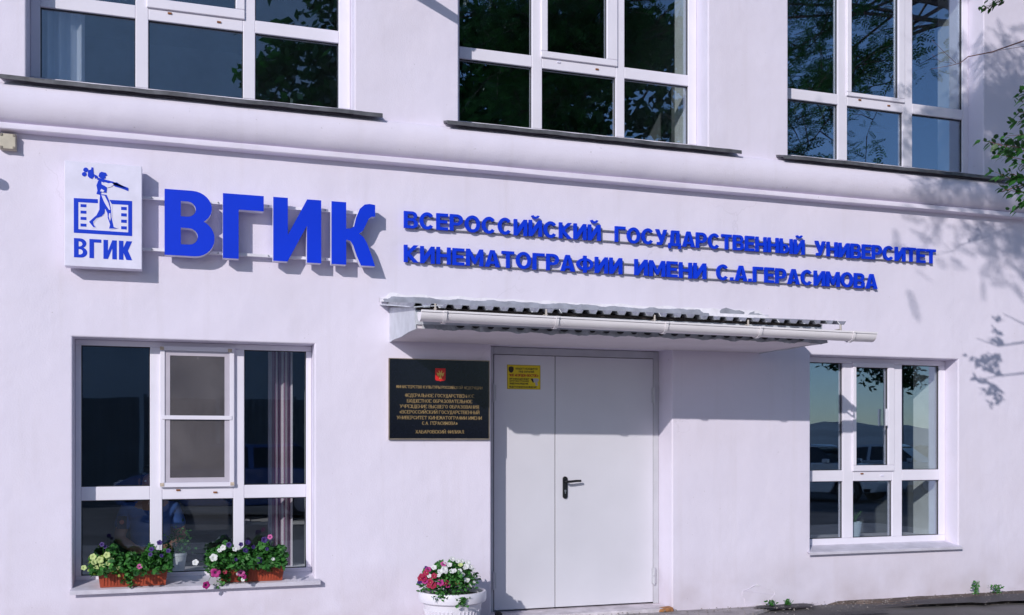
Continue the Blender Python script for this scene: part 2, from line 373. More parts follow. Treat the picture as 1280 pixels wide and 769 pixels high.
def window(x0, x1, z0, z1, Y, cols, glz, rows, sill, sashz, reveal=True, GLASS=GLASS):
    """frame mesh is the window part; panes, sash, gaskets, sill are its sub-parts. cols: three (x0,x1) glass columns, rows: (z0,z1) glass rows"""
    f = MB(); y0, y1 = Y, Y+.07
    f.box(x0+.001, x1-.001, y0, y1, z0+.001, rows[0][0]); f.box(x0+.001, x1-.001, y0, y1, rows[-1][1], z1-.001)
    f.box(x0+.001, cols[0][0], y0, y1, rows[0][0], rows[-1][1]); f.box(cols[2][1], x1-.001, y0, y1, rows[0][0], rows[-1][1])
    for a, b in ((cols[0][1], cols[1][0]), (cols[1][1], cols[2][0])): f.box(a, b, y0-.001, y1, rows[0][0], rows[-1][1])
    for (a, b) in cols:
        for r in range(len(rows)-1): f.box(a, b, y0, y1, rows[r][1], rows[r+1][0])
    W = f.build('window', FRAME, BLD, bevel=.005)
    gk = MB()
    for ci, (a, b) in enumerate(cols):
        for ri, (c, d) in enumerate(rows):
            if ci == 1 and ri == 1: continue
            MB().box(a-.004, b+.004, y0+.030, y0+.036, c-.004, d+.004).build('pane', GLASS, W)
            ring(gk, a, b, c, d, .006, y0+.018, y0+.029)
    gk.build('gasket', GASK, W)
    # opening sash in the middle column of the upper row
    a, b = cols[1]; c, d = rows[1]; ga, gb = glz; gc, gd = sashz
    s = MB(); s.box(a-.012, b+.012, y0-.018, y0+.05, c-.010, gc); s.box(a-.012, b+.012, y0-.018, y0+.05, gd, d+.010)
    s.box(a-.012, ga, y0-.018, y0+.05, gc, gd); s.box(gb, b+.012, y0-.018, y0+.05, gc, gd)
    s.build('sash', FRAME, W, bevel=.006)
    MB().box(ga-.004, gb+.004, y0+.018, y0+.024, gc-.004, gd+.004).build('pane', GLASS, W)
    g2 = MB(); ring(g2, ga, gb, gc, gd, .006, y0+.004, y0+.017); g2.build('gasket', GASK, W)
    zt = (rows[0][1]+rows[1][0])/2
    for q in (.22, .74):
        x = a+(b-a)*q; MB().box(x-.014, x+.014, y0-.008, y0, zt-.008+.02*(q < .5), zt+.004+.02*(q < .5)).build('drain_cap', RUST if rnd.random() < .6 else SIDEW, W)
    # white lining of the inner half of the opening and the inner window board
    if reveal:
        l = MB(); l.box(x0-.003, x0+.006, y1+.002, WT+.01, z0, z1); l.box(x1-.006, x1+.003, y1+.002, WT+.01, z0, z1); l.box(x0+.006, x1-.006, y1+.002, WT+.01, z1-.006, z1+.003)
        l.build('inner_lining', REVEAL, W)
    MB().box(x0+.007, x1-.007, y1+.002, WT+.12, rows[0][0]-.045, rows[0][0]-.02).build('inner_sill', WHITE, W, bevel=.006)
    return W
def up_sill(W, xa, xb):
    m = MB(); y0 = .19; P = [(y0, 4.035), (-.118, 3.982), (-.126, 3.978), (-.128, 3.952), (-.122, 3.951), (-.119, 3.968), (-.05, 3.974), (y0, 4.018)]
    nx = 24; rr = random.Random(int(xa*10)+90); n = len(P); vs = []
    for i in range(nx+1):
        dz = rr.uniform(-.0022, .0022)
        for (y, z) in P:
            vs.append((xa+(xb-xa)*i/nx, y, z+dz*(y < 0)))
    fs = [(i*n+k, i*n+(k+1) % n, (i+1)*n+(k+1) % n, (i+1)*n+k) for i in range(nx) for k in range(n)]+[tuple(range(n)), tuple(nx*n+k for k in range(n-1, -1, -1))]
    m.add(vs, fs); return m.build('sill', METAL_DARK, W)
UR_ = [(4.092, 4.603), (4.70, 5.86)]
def cut_sill(W, x0, x1, xa, xb):
    "sheet-metal sill: inside the opening it is as wide as the opening, outside it runs past both jambs"
    m = MB(); m.add([(x, y, z) for x in (x0+.004, x1-.004) for y, z in ((.205, 4.062), (-.001, 4.012), (-.001, 3.996), (.205, 4.0))], [(0, 1, 5, 4), (1, 2, 6, 5), (2, 3, 7, 6), (3, 0, 4, 7), (0, 3, 2, 1), (4, 5, 6, 7)])
    nx = 22; rr = random.Random(int(xa*10)+90); P = [(-.002, 4.010), (-.120, 3.980), (-.128, 3.975), (-.130, 3.948), (-.122, 3.947), (-.119, 3.966), (-.002, 3.992)]; n = len(P); vs = []
    for i in range(nx+1):
        dz = rr.uniform(-.0025, .0025); dy = rr.uniform(-.003, .003)
        for (y, z) in P: vs.append((xa+(xb-xa)*i/nx, y+dy*(y < -.1), z+dz*(y < -.1)))
    m.add(vs, [(i*n+k, i*n+(k+1) % n, (i+1)*n+(k+1) % n, (i+1)*n+k) for i in range(nx) for k in range(n)]+[tuple(range(n)), tuple(nx*n+k for k in range(n-1, -1, -1))])
    return m.build('sill', METAL_DARK, W)
WIN = []
Wu = window(-1.05, 1.25, UZ0, UZ1, DUP, [(-.985, -.341), (-.251, .430), (.520, 1.158)], (-.20, .375), UR_, None, (4.762, 5.80)); cut_sill(Wu, -1.05, 1.25, -1.215, 1.445)
Wu = window(2.08, 4.31, UZ0, UZ1, DUP, [(2.14, 2.767), (2.857, 3.530), (3.612, 4.227)], (2.903, 3.442), UR_, None, (4.745, 5.80), GLASS=GLASS_MID); cut_sill(Wu, 2.08, 4.31, 1.955, 4.565)
Wu = window(5.11, 7.27, UZ0, UZ1, DUP, [(5.17, 5.775), (5.877, 6.502), (6.610, 7.203)], (5.916, 6.442), UR_, None, (4.728, 5.80)); cut_sill(Wu, 5.11, 7.27, 4.985, 7.54)
Wu = window(8.3, 10.5, UZ0, UZ1, DUP, [(8.36, 9.0), (9.09, 9.72), (9.81, 10.44)], (9.13, 9.67), UR_, None, (4.745, 5.80)); cut_sill(Wu, 8.3, 10.5, 8.15, 10.65)
Wu = window(-4.2, -1.95, UZ0, UZ1, DUP, [(-4.14, -3.5), (-3.41, -2.75), (-2.66, -2.01)], (-3.37, -2.8), UR_, None, (4.745, 5.80)); cut_sill(Wu, -4.2, -1.95, -4.35, -1.8)
WL = window(*LL_, DLO, [(-.71, -.239), (-.153, .357), (.437, .902)], (-.11, .30), [(.49, 1.037), (1.137, 2.168)], None, (1.19, 2.118), GLASS=GLASS_CLEAR)
def white_sill(W, x0, x1, xa, xb, zi, zf, lip=.03, p=.045):
    "sloping white sheet sill with a folded drip lip that just clears the wall"
    t = .006; P = [(DLO-.001, zi), (-p, zf), (-p-.003, zf-.003), (-p-.003, zf-lip), (-p+.004, zf-lip-.001), (-p+.004, zf-t-.004), (-.001, zf-t+(zi-zf)*p/(p+DLO)), (DLO-.001, zi-t)]
    m = MB(); n = len(P)
    vs = [(x0+.004 if (x == 0 and y > -.0005) else x1-.004 if (x == 1 and y > -.0005) else (xa if x == 0 else xb), y, z) for x in (0, 1) for y, z in P]
    m.add(vs, [tuple(range(n-1, -1, -1)), tuple(range(n, 2*n))]+[(k, (k+1) % n, n+(k+1) % n, n+k) for k in range(n)])
    return m.build('sill', pm('weathered_sill_paint', (.60, .57, .66), .5, var=.12, scale=9, detail=7), W)
white_sill(WL, LL_[0], LL_[1], -.765, .985, .462, .414, .030)
WR = window(*LR_, DLO, [(5.40, 5.808), (5.92, 6.357), (6.468, 6.901)], (5.947, 6.303), [(.577, 1.104), (1.205, 2.20)], None, (1.25, 2.165), GLASS=GLASS_MID)
white_sill(WR, LR_[0], LR_[1], 5.305, 6.985, .520, .482, .024, .04)
MB().box(6.262, 6.276, DLO-.045, DLO-.020, 1.62, 1.78).build('latch', WHITE, WR, bevel=.003)
# fly screen in front of the left window's sash
s = MB(); ring(s, -.168, .362, 1.128, 2.178, .034, DLO-.030, DLO-.012); s.build('fly_screen', FRAME, WL, bevel=.003)
s = MB(); s.box(-.155, .345, DLO-.036, DLO-.031, 1.632, 1.662); s.build('screen_bar', FRAME, WL, bevel=.002)
s = MB(); ring(s, -.132, .326, 1.164, 2.142, .034, DLO-.022, DLO-.013); s.build('screen_inner_frame', pm('grey_screen_frame', (.50, .46, .54), .5), WL)
MB().add([(-.1, DLO-.019, 1.19), (.3, DLO-.019, 1.19), (.3, DLO-.019, 2.12), (-.1, DLO-.019, 2.12)], [(0, 1, 2, 3)]).build('screen_net', NET, WL, fix=False)
for (x, z) in ((-.155, 1.148), (.348, 1.148), (-.155, 2.158), (.33, 2.155)):
    MB().box(x-.014, x+.014, DLO-.034, DLO-.030, z-.012, z+.012).build('corner_clip', pm('yellowed_plastic', (.55, .45, .36), .7, var=.2, scale=60), WL)

# ------------------------------------------------------------------ the door
DY = .25
D = MB(); x0, x1 = 2.352, 3.963
D.box(x0, 2.446, DY, DY+.09, .052, 2.258); D.box(3.909, x1, DY, DY+.09, .052, 2.258); D.box(2.446, 3.909, DY, DY+.09, 2.197, 2.258)
D.box(2.446, 3.909, DY+.06, DY+.09, .052, 2.197)
DF = D.build('door', DOORF, BLD, bevel=.003)
MB().box(2.4505, 2.9885, DY-.006, DY+.05, .066, 2.1925).build('door_leaf', DOORM, DF, bevel=.004)
MB().box(2.9935, 3.905, DY-.006, DY+.05, .066, 2.1925).build('door_leaf', DOORM, DF, bevel=.004)
g_ = MB(); g_.box(2.446, 2.4495, DY+.002, DY+.058, .055, 2.196); g_.box(2.9892, 2.9928, DY-.002, DY+.058, .055, 2.196); g_.box(3.9055, 3.909, DY+.002, DY+.058, .055, 2.196); g_.box(2.446, 3.909, DY+.002, DY+.058, 2.193, 2.1965)
g_.build('door_seal', GASK, DF)
for hx, zs in ((2.444, (.24, 1.80)), (3.911, (.22, 1.80))):
    for hz in zs:
        h = MB(); h.tube([(hx, DY-.016, hz), (hx, DY-.016, hz+.072)], .009, 10); h.tube([(hx, DY-.016, hz+.078), (hx, DY-.016, hz+.15)], .009, 10)
        h.box(hx-.022, hx+.022, DY-.012, DY-.0065, hz+.01, hz+.14); h.build('hinge', DOORF, DF)
hx, hz = 3.078, 1.08
h = MB(); P = ell(hx, hz+.073, .021, .021, 0, 180, 10)+ell(hx, hz-.075, .021, .021, 180, 360, 10); h.prism([P], DY-.018, DY-.006)
h.tube([(hx, DY-.018, hz+.05), (hx, DY-.062, hz+.05)], .010, 10); h.tube([(hx-.004, DY-.062, hz+.05), (hx+.03, DY-.064, hz+.051), (hx+.085, DY-.062, hz+.056), (hx+.128, DY-.055, hz+.056)], [.011, .011, .0105, .010], 10)
hd = h.build('handle', BLACK, DF, bevel=.002)
h = MB(); h.prism([ell(hx, hz-.028, .009, .009, 0, 360, 12)[:-1]], DY-.021, DY-.018); h.box(hx-.0035, hx+.0035, DY-.021, DY-.018, hz-.052, hz-.036); h.build('keyhole', STEEL, DF)
MB().lathe([(.001, 0), (.009, .001), (.009, .006), (.004, .008)], 10).build('peephole', STEEL, DF).location = (3.20-3.1, DY-.006, 2.1) 
bpy.data.objects['peephole'].rotation_euler = (math.pi/2, 0, 0)

# ------------------------------------------------------------------ glyphs (own outlines; unit cap height)
def dsh(x0, z0, x1, z1, n=8):
    r = (z1-z0)/2; rx = min(r*1.05, (x1-x0)*.9); return [(x0, z0), (x1-rx, z0)]+ell(x1-rx, z0+r, rx, r, -90, 90, n)[1:-1]+[(x1-rx, z1), (x0, z1)]
def glyph(ch, w=.86, t=.235, h=.2):
    "list of shapes; each shape = [outer, hole, ...]"
    A = 1.12*t
    def I_(x=0, ww=None):
        W_ = ww or w; return [(x+0, 0), (x+t, 0), (x+W_-t, 1-.42), (x+W_-t, 0), (x+W_, 0), (x+W_, 1), (x+W_-t, 1), (x+t, .42), (x+t, 1), (x+0, 1)]
    if ch == 'Г': w *= .88; return [[[(0, 0), (t, 0), (t, 1-h), (w, 1-h), (w, 1), (0, 1)]]], w
    if ch == 'И': return [[I_()]], w
    if ch == 'Й':
        c = w/2; br = ell(c, 1.36, .27, .27, 200, 340, 10)+list(reversed(ell(c, 1.36, .13, .14, 205, 335, 8))); return [[I_()], [br]], w
    if ch == 'К':
        a = 1.28*t; q = w-.5*(w-a-t)/.36
        return [[[(0, 0), (t, 0), (t, .36), (w-a, 0), (w, 0), (q, .5), (w, 1), (w-a, 1), (t, .64), (t, 1), (0, 1)]]], w
    if ch == 'В':
        w *= .98; o = [(0, 0), (w-.3, 0)]+ell(w-.3, .275, .3, .275, -90, 62, 10)[1:]+ell(w-.33, .745, .29, .255, -58, 90, 10)+[(0, 1)]
        return [[o, dsh(t, h*.92, w-t*.95, .5-h*.36), dsh(t, .5+h*.46, w-t*1.05, 1-h*.92)]], w
    if ch == 'Р': w *= .95; o = [(0, 0), (t, 0), (t, .33)]+[p for p in dsh(t, .33, w, 1, 12)[1:-1]]+[(0, 1)]; return [[o, dsh(t, .33+h*.95, w-t, 1-h*.95)]], w
    if ch == 'Ь': w *= .9; o = dsh(0, 0, w, .64, 12)[:-1]+[(t, .64), (t, 1), (0, 1)]; return [[o, dsh(t, h*.95, w-t, .64-h*.9)]], w
    if ch == 'Ы':
        s, w1 = glyph('Ь', w*.92, t, h); return s+[[[(w1+.09, 0), (w1+.09+t, 0), (w1+.09+t, 1), (w1+.09, 1)]]], w1+.09+t
    if ch == 'Е': w *= .84; return [[[(0, 0), (w, 0), (w, h), (t, h), (t, .5-h*.48), (w*.93, .5-h*.48), (w*.93, .5+h*.48), (t, .5+h*.48), (t, 1-h), (w, 1-h), (w, 1), (0, 1)]]], w
    if ch == 'О': w *= 1.12; return [[ell(w/2, .5, w/2, .515, 0, 360, 28)[:-1], ell(w/2, .5, w/2-t, .515-h*1.05, 0, 360, 22)[:-1]]], w
    if ch == 'С':
        w *= 1.06; return [[ell(w/2, .5, w/2, .515, 38, 322, 26)+list(reversed(ell(w/2, .5, w/2-t, .515-h*1.05, 42, 318, 20)))]], w
    if ch == 'У': return [[[(0, 1), (A*1.05, 1), (.54*w, .50), (w-A*1.05, 1), (w, 1), (.60*w, .13), (.50*w, 0), (.14*w, 0), (.14*w, h), (.36*w, h), (.42*w, .28)][::-1]]], w
    if ch == 'Д':
        w *= 1.08; f = t*.8; return [[[(0, -.17), (f, -.17), (f, 0), (w-f, 0), (w-f, -.17), (w, -.17), (w, h), (w-.11, h), (w-.11, 1), (.23*w, 1), (.14*w, h), (0, h)], [(.14*w+t, h), (w-.11-t, h), (w-.11-t, 1-h), (.22*w+t, 1-h)]]], w
    if ch == 'А':
        w *= 1.08; a = A*1.02; k = .18
        o = [(0, 0), (a, 0), (a+.17*w*k/.4, k), (w-a-.17*w*k/.4, k), (w-a, 0), (w, 0), (w/2+.62*t, 1), (w/2-.62*t, 1)]
        return [[o, [(w/2-.15*w, k+h*.85), (w/2+.15*w, k+h*.85), (w/2, .80)]]], w
    if ch == 'Т': w *= .92; return [[[(w/2-t/2, 0), (w/2+t/2, 0), (w/2+t/2, 1-h), (w, 1-h), (w, 1), (0, 1), (0, 1-h), (w/2-t/2, 1-h)]]], w
    if ch == 'Н': return [[[(0, 0), (t, 0), (t, .5-h/2), (w-t, .5-h/2), (w-t, 0), (w, 0), (w, 1), (w-t, 1), (w-t, .5+h/2), (t, .5+h/2), (t, 1), (0, 1)]]], w
    if ch == 'М': w *= 1.22; return [[[(0, 0), (t, 0), (t, .60), (w/2-.05, .12), (w/2+.05, .12), (w-t, .60), (w-t, 0), (w, 0), (w, 1), (w-t*1.05, 1), (w/2, .42), (t*1.05, 1), (0, 1)]]], w
    if ch == 'Ф':
        w *= 1.3; c = w/2; r = w/2; rz = .37; a = math.degrees(math.acos(t/2/r))
        o = [(c+t/2, 1.02), (c-t/2, 1.02)]+ell(c, .5, r, rz, 180-a, 180+a, 18)+[(c-t/2, -.02), (c+t/2, -.02)]+ell(c, .5, r, rz, -a, a, 18)
        ri, rzi = r-t*.92, rz-h*.8; b = math.degrees(math.acos(min(.99, t/2/ri)))
        return [[o, ell(c, .5, ri, rzi, -b, b, 12), ell(c, .5, ri, rzi, 180-b, 180+b, 12)]], w
    if ch == '.': return [[[(0, 0), (t, 0), (t, t), (0, t)]]], t
    raise ValueError(ch)
def letter_mesh(ch, H, t, h, w, y0, y1, sx=1.0):
    mb = MB(); sh, W_ = glyph(ch, w, t, h)
    for s in sh: mb.prism([[(p[0]*H*sx, p[1]*H) for p in l] for l in s], y0, y1, 0, 1)
    return mb, W_*H

# ------------------------------------------------------------------ logo board, big letters, two text lines
LB = thing('logo_board', 'square white light box with blue film-frame emblem of a striding cameraman', 'sign', (-.54, 0, 2.69))
def screw(mb, x, y, z): mb.lathe([(.001, 0), (.005, .0), (.005, .003)], 8, (x, y, z))
BX0, BX1, BZ0, BZ1 = -.790, -.284, 2.690, 3.424
MB().box(BX0, BX1, -.13, -.03, BZ0, BZ1).build('board', SIDEW, LB, bevel=.004)
def lp(p):
    u = (p[0]-50)/466; v = (p[1]-(50+45*u))/((690+15*u)-(50+45*u)); return (BX0+u*(BX1-BX0), BZ1-v*(BZ1-BZ0))
def art(name, polys, mat, depth):
    mb = MB()
    for P in polys:
        if not isinstance(P[0], list): P = [P]
        mb.prism([[lp(q) for q in l] for l in P], -.1305-depth, -.1302)
    return mb.build(name, mat, LB)
art('film_frame', [[[(105, 280), (456, 300), (456, 508), (105, 490)], [(132, 305), (132, 468), (432, 486), (432, 323)]]], BLUE2, .0008)
art('perforation', [[(145, a), (180, a+1.5), (180, a+19), (145, a+17.5)] for a in (317, 356, 394, 434)]+[[(389, a), (423, a+1.5), (423, a+20), (389, a+18)] for a in (334, 372, 410, 449)], BLUE2, .0008)
WP = pm('board_white_print', (.77, .745, .90), .45, spec=.3)
art('figure_outline', [[(248, 275), (300, 262), (334, 320), (336, 400), (372, 462), (318, 472), (306, 380), (288, 350), (282, 385), (246, 402), (222, 430), (240, 462), (215, 462), (190, 425), (230, 388), (252, 345)]], WP, .0016)
art('cameraman_figure', [
    [(262, 258), (300, 262), (318, 300), (328, 350), (330, 395), (336, 420), (344, 455), (368, 464), (316, 464), (322, 440), (308, 400), (306, 372), (292, 345), (288, 372), (272, 390), (240, 402), (220, 424), (224, 442), (236, 458), (222, 456), (196, 424), (222, 400), (240, 385), (258, 350), (258, 310)],
    [(250, 178), (262, 170), (286, 180), (284, 200), (304, 216), (300, 250), (270, 246), (262, 262), (240, 256), (246, 236), (240, 205)],
    [(258, 130), (272, 124), (296, 130), (306, 146), (294, 150), (296, 162), (280, 168), (262, 160), (252, 150)],
    ], BLUE2, .0024)
art('camera_emblem', [
    [(176+15*math.cos(t), 111+14*math.sin(t)) for t in [i*math.pi/6 for i in range(12)]],
    [(167+14*math.cos(t), 137+13*math.sin(t)) for t in [i*math.pi/6 for i in range(12)]],
    [(190, 114), (208, 110), (210, 96), (221, 98), (222, 120), (226, 150), (214, 166), (198, 160), (188, 148)],
    [(226, 138), (245, 148), (250, 160), (232, 164)],
    [(246, 158), (340, 184), (432, 222), (434, 230), (336, 200), (244, 170)],
    [(340, 190), (362, 188), (434, 232), (432, 240), (384, 222), (350, 212), (338, 202)]], BLUE2, .0032)
art('figure_highlight', [[(270, 184), (300, 196), (330, 192), (344, 200), (330, 214), (306, 220), (292, 210), (272, 200)],
    [(270, 264), (290, 268), (312, 310), (324, 352), (316, 352), (296, 322), (284, 300)], [(270, 226), (288, 238), (280, 246), (262, 240)], [(316, 374), (324, 372), (326, 404), (322, 420), (314, 392)]], WP, .0040)
def small_word(chars, x0, x1, z0, H, t, h, mat, parent, y0, y1, name='lettering'):
    shapes = [glyph(c, .62, t, h) for c in chars]; gap = .10; tot = sum(s[1] for s in shapes)+gap*(len(chars)-1); k = (x1-x0)/tot; x = x0
    mb = MB()
    for sh, wd in shapes:
        for s in sh: mb.prism([[(x+p[0]*k, z0+p[1]*H) for p in l] for l in s], y0, y1)
        x += (wd+gap)*k
    return mb.build(name, mat, parent)
xa, za = lp((106, 638)); xb, zb = lp((456, 654)); ztop = lp((106, 522))[1]
small_word('ВГИК', xa, xb, za, ztop-za, .21, .17, BLUE2, LB, -.1318, -.1302)

BV = thing('raised_letter_sign', 'four big blue capital letters with white sides spelling ВГИК beside the logo board', 'sign', (.64, 0, 2.8))
for z in (3.222, 2.852): MB().box(-.285, 1.36, -.050, -.022, z-.011, z+.011).build('rail', RAILW, BV, bevel=.002)
for z in (3.222, 2.852):
    for x in (-.22, .24, .60, 1.02): 
        b = MB(); b.tube([(x, -.058, z), (x, .0, z)], .0055, 8); b.build('screw', STEEL, BV)
YF, YB = -.125, -.055
def Kbig(w):
    return [[[(0, 0), (.235, 0), (.235, .40), (.30, .385), (.345, .32), (.40, .16), (.47, 0), (w, 0), (w-.06, .17), (w-.13, .36), (w-.19, .46), (w-.26, .51), (w-.20, .56), (w-.15, .66), (w-.105, .76), (w-.06, .795), (w-.0, .80), (w-.0, .99), (w-.09, 1.0), (w-.17, .985), (w-.25, .91), (w-.31, .76), (.36, .62), (.30, .585), (.235, .58), (.235, 1), (0, 1)]]]
for ch, a, b in (('В', -.132, .212), ('Г', .270, .560), ('И', .628, .980), ('К', 1.056, 1.388)):
    H = .473; z0 = 2.805; wd = (b-a)/H; mb = MB()
    if ch == 'К': sh = Kbig(wd)
    elif ch == 'В':
        t, h = .235, .17; o = [(0, 0), (wd-.29, 0)]+ell(wd-.29, .285, .29, .285, -90, 60, 12)[1:]+ell(wd-.33, .745, .29, .255, -55, 90, 12)+[(0, 1)]
        sh = [[o, dsh(t, .175, wd-.245, .425), dsh(t, .60, wd-.275, .83)]]
    elif ch == 'Г': sh = [[[(0, 0), (.235, 0), (.235, .76), (wd, .76), (wd, 1), (0, 1)]]]
    else: sh = [[[(0, 0), (.22, 0), (wd-.225, .58), (wd-.225, 0), (wd, 0), (wd, 1), (wd-.22, 1), (.225, .42), (.225, 1), (0, 1)]]]
    for s in sh: mb.prism([[(a+p[0]*H, z0+p[1]*H) for p in l] for l in s], YF, YB, 0, 1)
    mb.build('letter', [BLUE, SIDEW], BV)

def sign_line(words, ztop_px, zbot_px, label, name):
    LY = -.036
    z0 = at(*zbot_px, LY)[1]; z1 = at(*ztop_px, LY)[1]; H = z1-z0
    xs_ = [at(a, 0, LY)[0] for _, a, b in words]+[at(words[-1][2], 0, LY)[0]]
    S = thing(name, label, 'sign', ((xs_[0]+xs_[-1])/2, 0, z0))
    for dz in (H*.70, .006): MB().box(xs_[0]+.02, xs_[-1]-.02, -.018, -.008, z0+dz-.005, z0+dz+.005).build('rail', RAILG, S)
    for k in range(8):
        x = xs_[0]+(xs_[-1]-xs_[0])*(k+.5)/8; MB().tube([(x, -.020, z0+H*.7), (x, 0, z0+H*.7)], .004, 6).build('screw', STEEL, S)
    for wd, a, b in words:
        X0, X1 = at(a, 0, LY)[0], at(b, 0, LY)[0]; gl = [glyph(c, .80, .205, .175) for c in wd]; gap = .105
        k = (X1-X0)/(sum(g[1] for g in gl)+gap*(len(wd)-1)); x = X0
        for c, (sh, ww) in zip(wd, gl):
            mb = MB(); lz = z0+rnd.uniform(-.0015, .0015)
            for s in sh: mb.prism([[(x+p[0]*k, lz+p[1]*H) for p in l] for l in s], LY-.002, -.019)
            mb.build('letter', BLUE, S); x += (ww+gap)*k
sign_line([('ВСЕРОССИЙСКИЙ', 505, 751), ('ГОСУДАРСТВЕННЫЙ', 769, 1006), ('УНИВЕРСИТЕТ', 1019, 1170)], (505, 263.5), (505, 284.5), 'upper line of blue raised lettering beginning ВСЕРОССИЙСКИЙ above the entrance', 'lettering_sign')
sign_line([('КИНЕМАТОГРАФИИ', 505, 778), ('ИМЕНИ', 793.5, 883), ('С.А.ГЕРАСИМОВА', 896, 1097)], (505, 306), (505, 327.5), 'lower line of blue raised lettering beginning КИНЕМАТОГРАФИИ just over the canopy', 'lettering_sign')

# ------------------------------------------------------------------ stroke lettering for plaque and sticker
S_ = {
'А': [[(0,0),(.5,1),(1,0)],[(.2,.35),(.8,.35)]], 'Б': [[(.9,1),(0,1),(0,0),(.7,0),(.9,.15),(.9,.4),(.7,.55),(0,.55)]], 'В': [[(0,0),(0,1),(.65,1),(.8,.85),(.8,.65),(.6,.53),(0,.53)],[(.6,.53),(.9,.4),(.9,.15),(.7,0),(0,0)]],
'Г': [[(0,0),(0,1),(.85,1),(.85,.8)]], 'Д': [[(0,-.2),(0,0),(1,0),(1,-.2)],[(.15,0),(.35,1),(.85,1),(.85,0)]], 'Е': [[(.85,.15),(.85,0),(0,0),(0,1),(.85,1),(.85,.85)],[(0,.52),(.6,.52)]],
'Ж': [[(.5,0),(.5,1)],[(0,0),(.5,.55),(1,0)],[(0,1),(.5,.5),(1,1)]], 'З': [[(.05,.85),(.3,1),(.75,.95),(.8,.65),(.4,.53)],[(.4,.53),(.9,.4),(.85,.08),(.4,0),(0,.15)]], 'И': [[(0,1),(0,0),(1,1),(1,0)]],
'Й': [[(0,1),(0,0),(1,1),(1,0)],[(.3,1.3),(.5,1.18),(.7,1.3)]], 'К': [[(0,0),(0,1)],[(.9,1),(.05,.5),(1,0)]], 'Л': [[(0,0),(.2,.1),(.35,1),(.95,1),(.95,0)]], 'М': [[(0,0),(.1,1),(.5,.2),(.9,1),(1,0)]],
'Н': [[(0,0),(0,1)],[(1,0),(1,1)],[(0,.5),(1,.5)]], 'О': [[(.5,0),(.1,.2),(0,.5),(.1,.8),(.5,1),(.9,.8),(1,.5),(.9,.2),(.5,0)]], 'П': [[(0,0),(0,1),(.95,1),(.95,0)]], 'Р': [[(0,0),(0,1),(.65,1),(.85,.85),(.85,.6),(.65,.45),(0,.45)]],
'С': [[(.95,.2),(.5,0),(.1,.2),(0,.5),(.1,.8),(.5,1),(.95,.8)]], 'Т': [[(.5,0),(.5,1)],[(0,.85),(0,1),(1,1),(1,.85)]], 'У': [[(0,1),(.5,.35)],[(1,1),(.4,.05),(.1,.02)]], 'Ф': [[(.5,-.05),(.5,1.05)],[(.5,.2),(.05,.35),(.05,.7),(.5,.85),(.95,.7),(.95,.35),(.5,.2)]],
'Х': [[(0,0),(1,1)],[(0,1),(1,0)]], 'Ч': [[(0,1),(.05,.5),(.9,.5)],[(.9,0),(.9,1)]], 'Ш': [[(0,1),(0,0),(1.2,0),(1.2,1)],[(.6,0),(.6,1)]], 'Щ': [[(0,1),(0,0),(1.25,0),(1.25,-.2)],[(.55,0),(.55,1)],[(1.1,0),(1.1,1)]],
'Ъ': [[(0,1),(.25,1),(.25,0),(.8,0),(.95,.15),(.95,.4),(.8,.52),(.25,.52)]], 'Ы': [[(0,1),(0,0),(.55,0),(.7,.15),(.7,.4),(.55,.52),(0,.52)],[(1.05,0),(1.05,1)]], 'Ь': [[(0,1),(0,0),(.7,0),(.85,.15),(.85,.4),(.7,.52),(0,.52)]],
'Ю': [[(0,0),(0,1)],[(0,.5),(.35,.5)],[(.75,0),(.4,.25),(.4,.75),(.75,1),(1.1,.75),(1.1,.25),(.75,0)]], 'Я': [[(.9,0),(.9,1),(.3,1),(.1,.85),(.1,.6),(.3,.45),(.9,.45)],[(.5,.45),(0,0)]], 'Ц': [[(0,1),(0,0),(1,0),(1,-.2)],[(.88,0),(.88,1)]],
'.': [[(.0,0),(.12,0)]], '«': [[(.35,.7),(.1,.4),(.35,.1)],[(.7,.7),(.45,.4),(.7,.1)]], '»': [[(.1,.7),(.35,.4),(.1,.1)],[(.45,.7),(.7,.4),(.45,.1)]], '-': [[(0,.45),(.5,.45)]]}
def stroke_line(text, xc, z0, H, y, mat, parent, width, thick=.17, thin=.09, name='lettering', K=.78):
    adv = []
    for c in text:
        if c == ' ': adv.append(.5); continue
        adv.append(max(p[0] for s in S_[c] for p in s)*K+.30)
    tot = sum(adv); kx = width/tot; x = xc-width/2; mb = MB(); dy = 0
    for c, ad in zip(text, adv):
        if c != ' ':
            for s in S_[c]:
                for (a, b) in zip(s, s[1:]):
                    A = Vector((x+(a[0]*K+.1)*kx, z0+a[1]*H)); B = Vector((x+(b[0]*K+.1)*kx, z0+b[1]*H)); d = B-A
                    if d.length < 1e-6: continue
                    d.normalize(); vert = abs(d.y); tw = (thin+(thick-thin)*vert)*H/2; nrm = Vector((-d.y, d.x))*tw; e = d*tw*.6
                    q = [A-e-nrm, B+e-nrm, B+e+nrm, A-e+nrm]; dy = (dy+1) % 7
                    mb.add([(p.x, y-dy*.00012, p.y) for p in q], [(0, 1, 2, 3)])
        x += ad*kx
    return mb.build(name, mat, parent, fix=False)

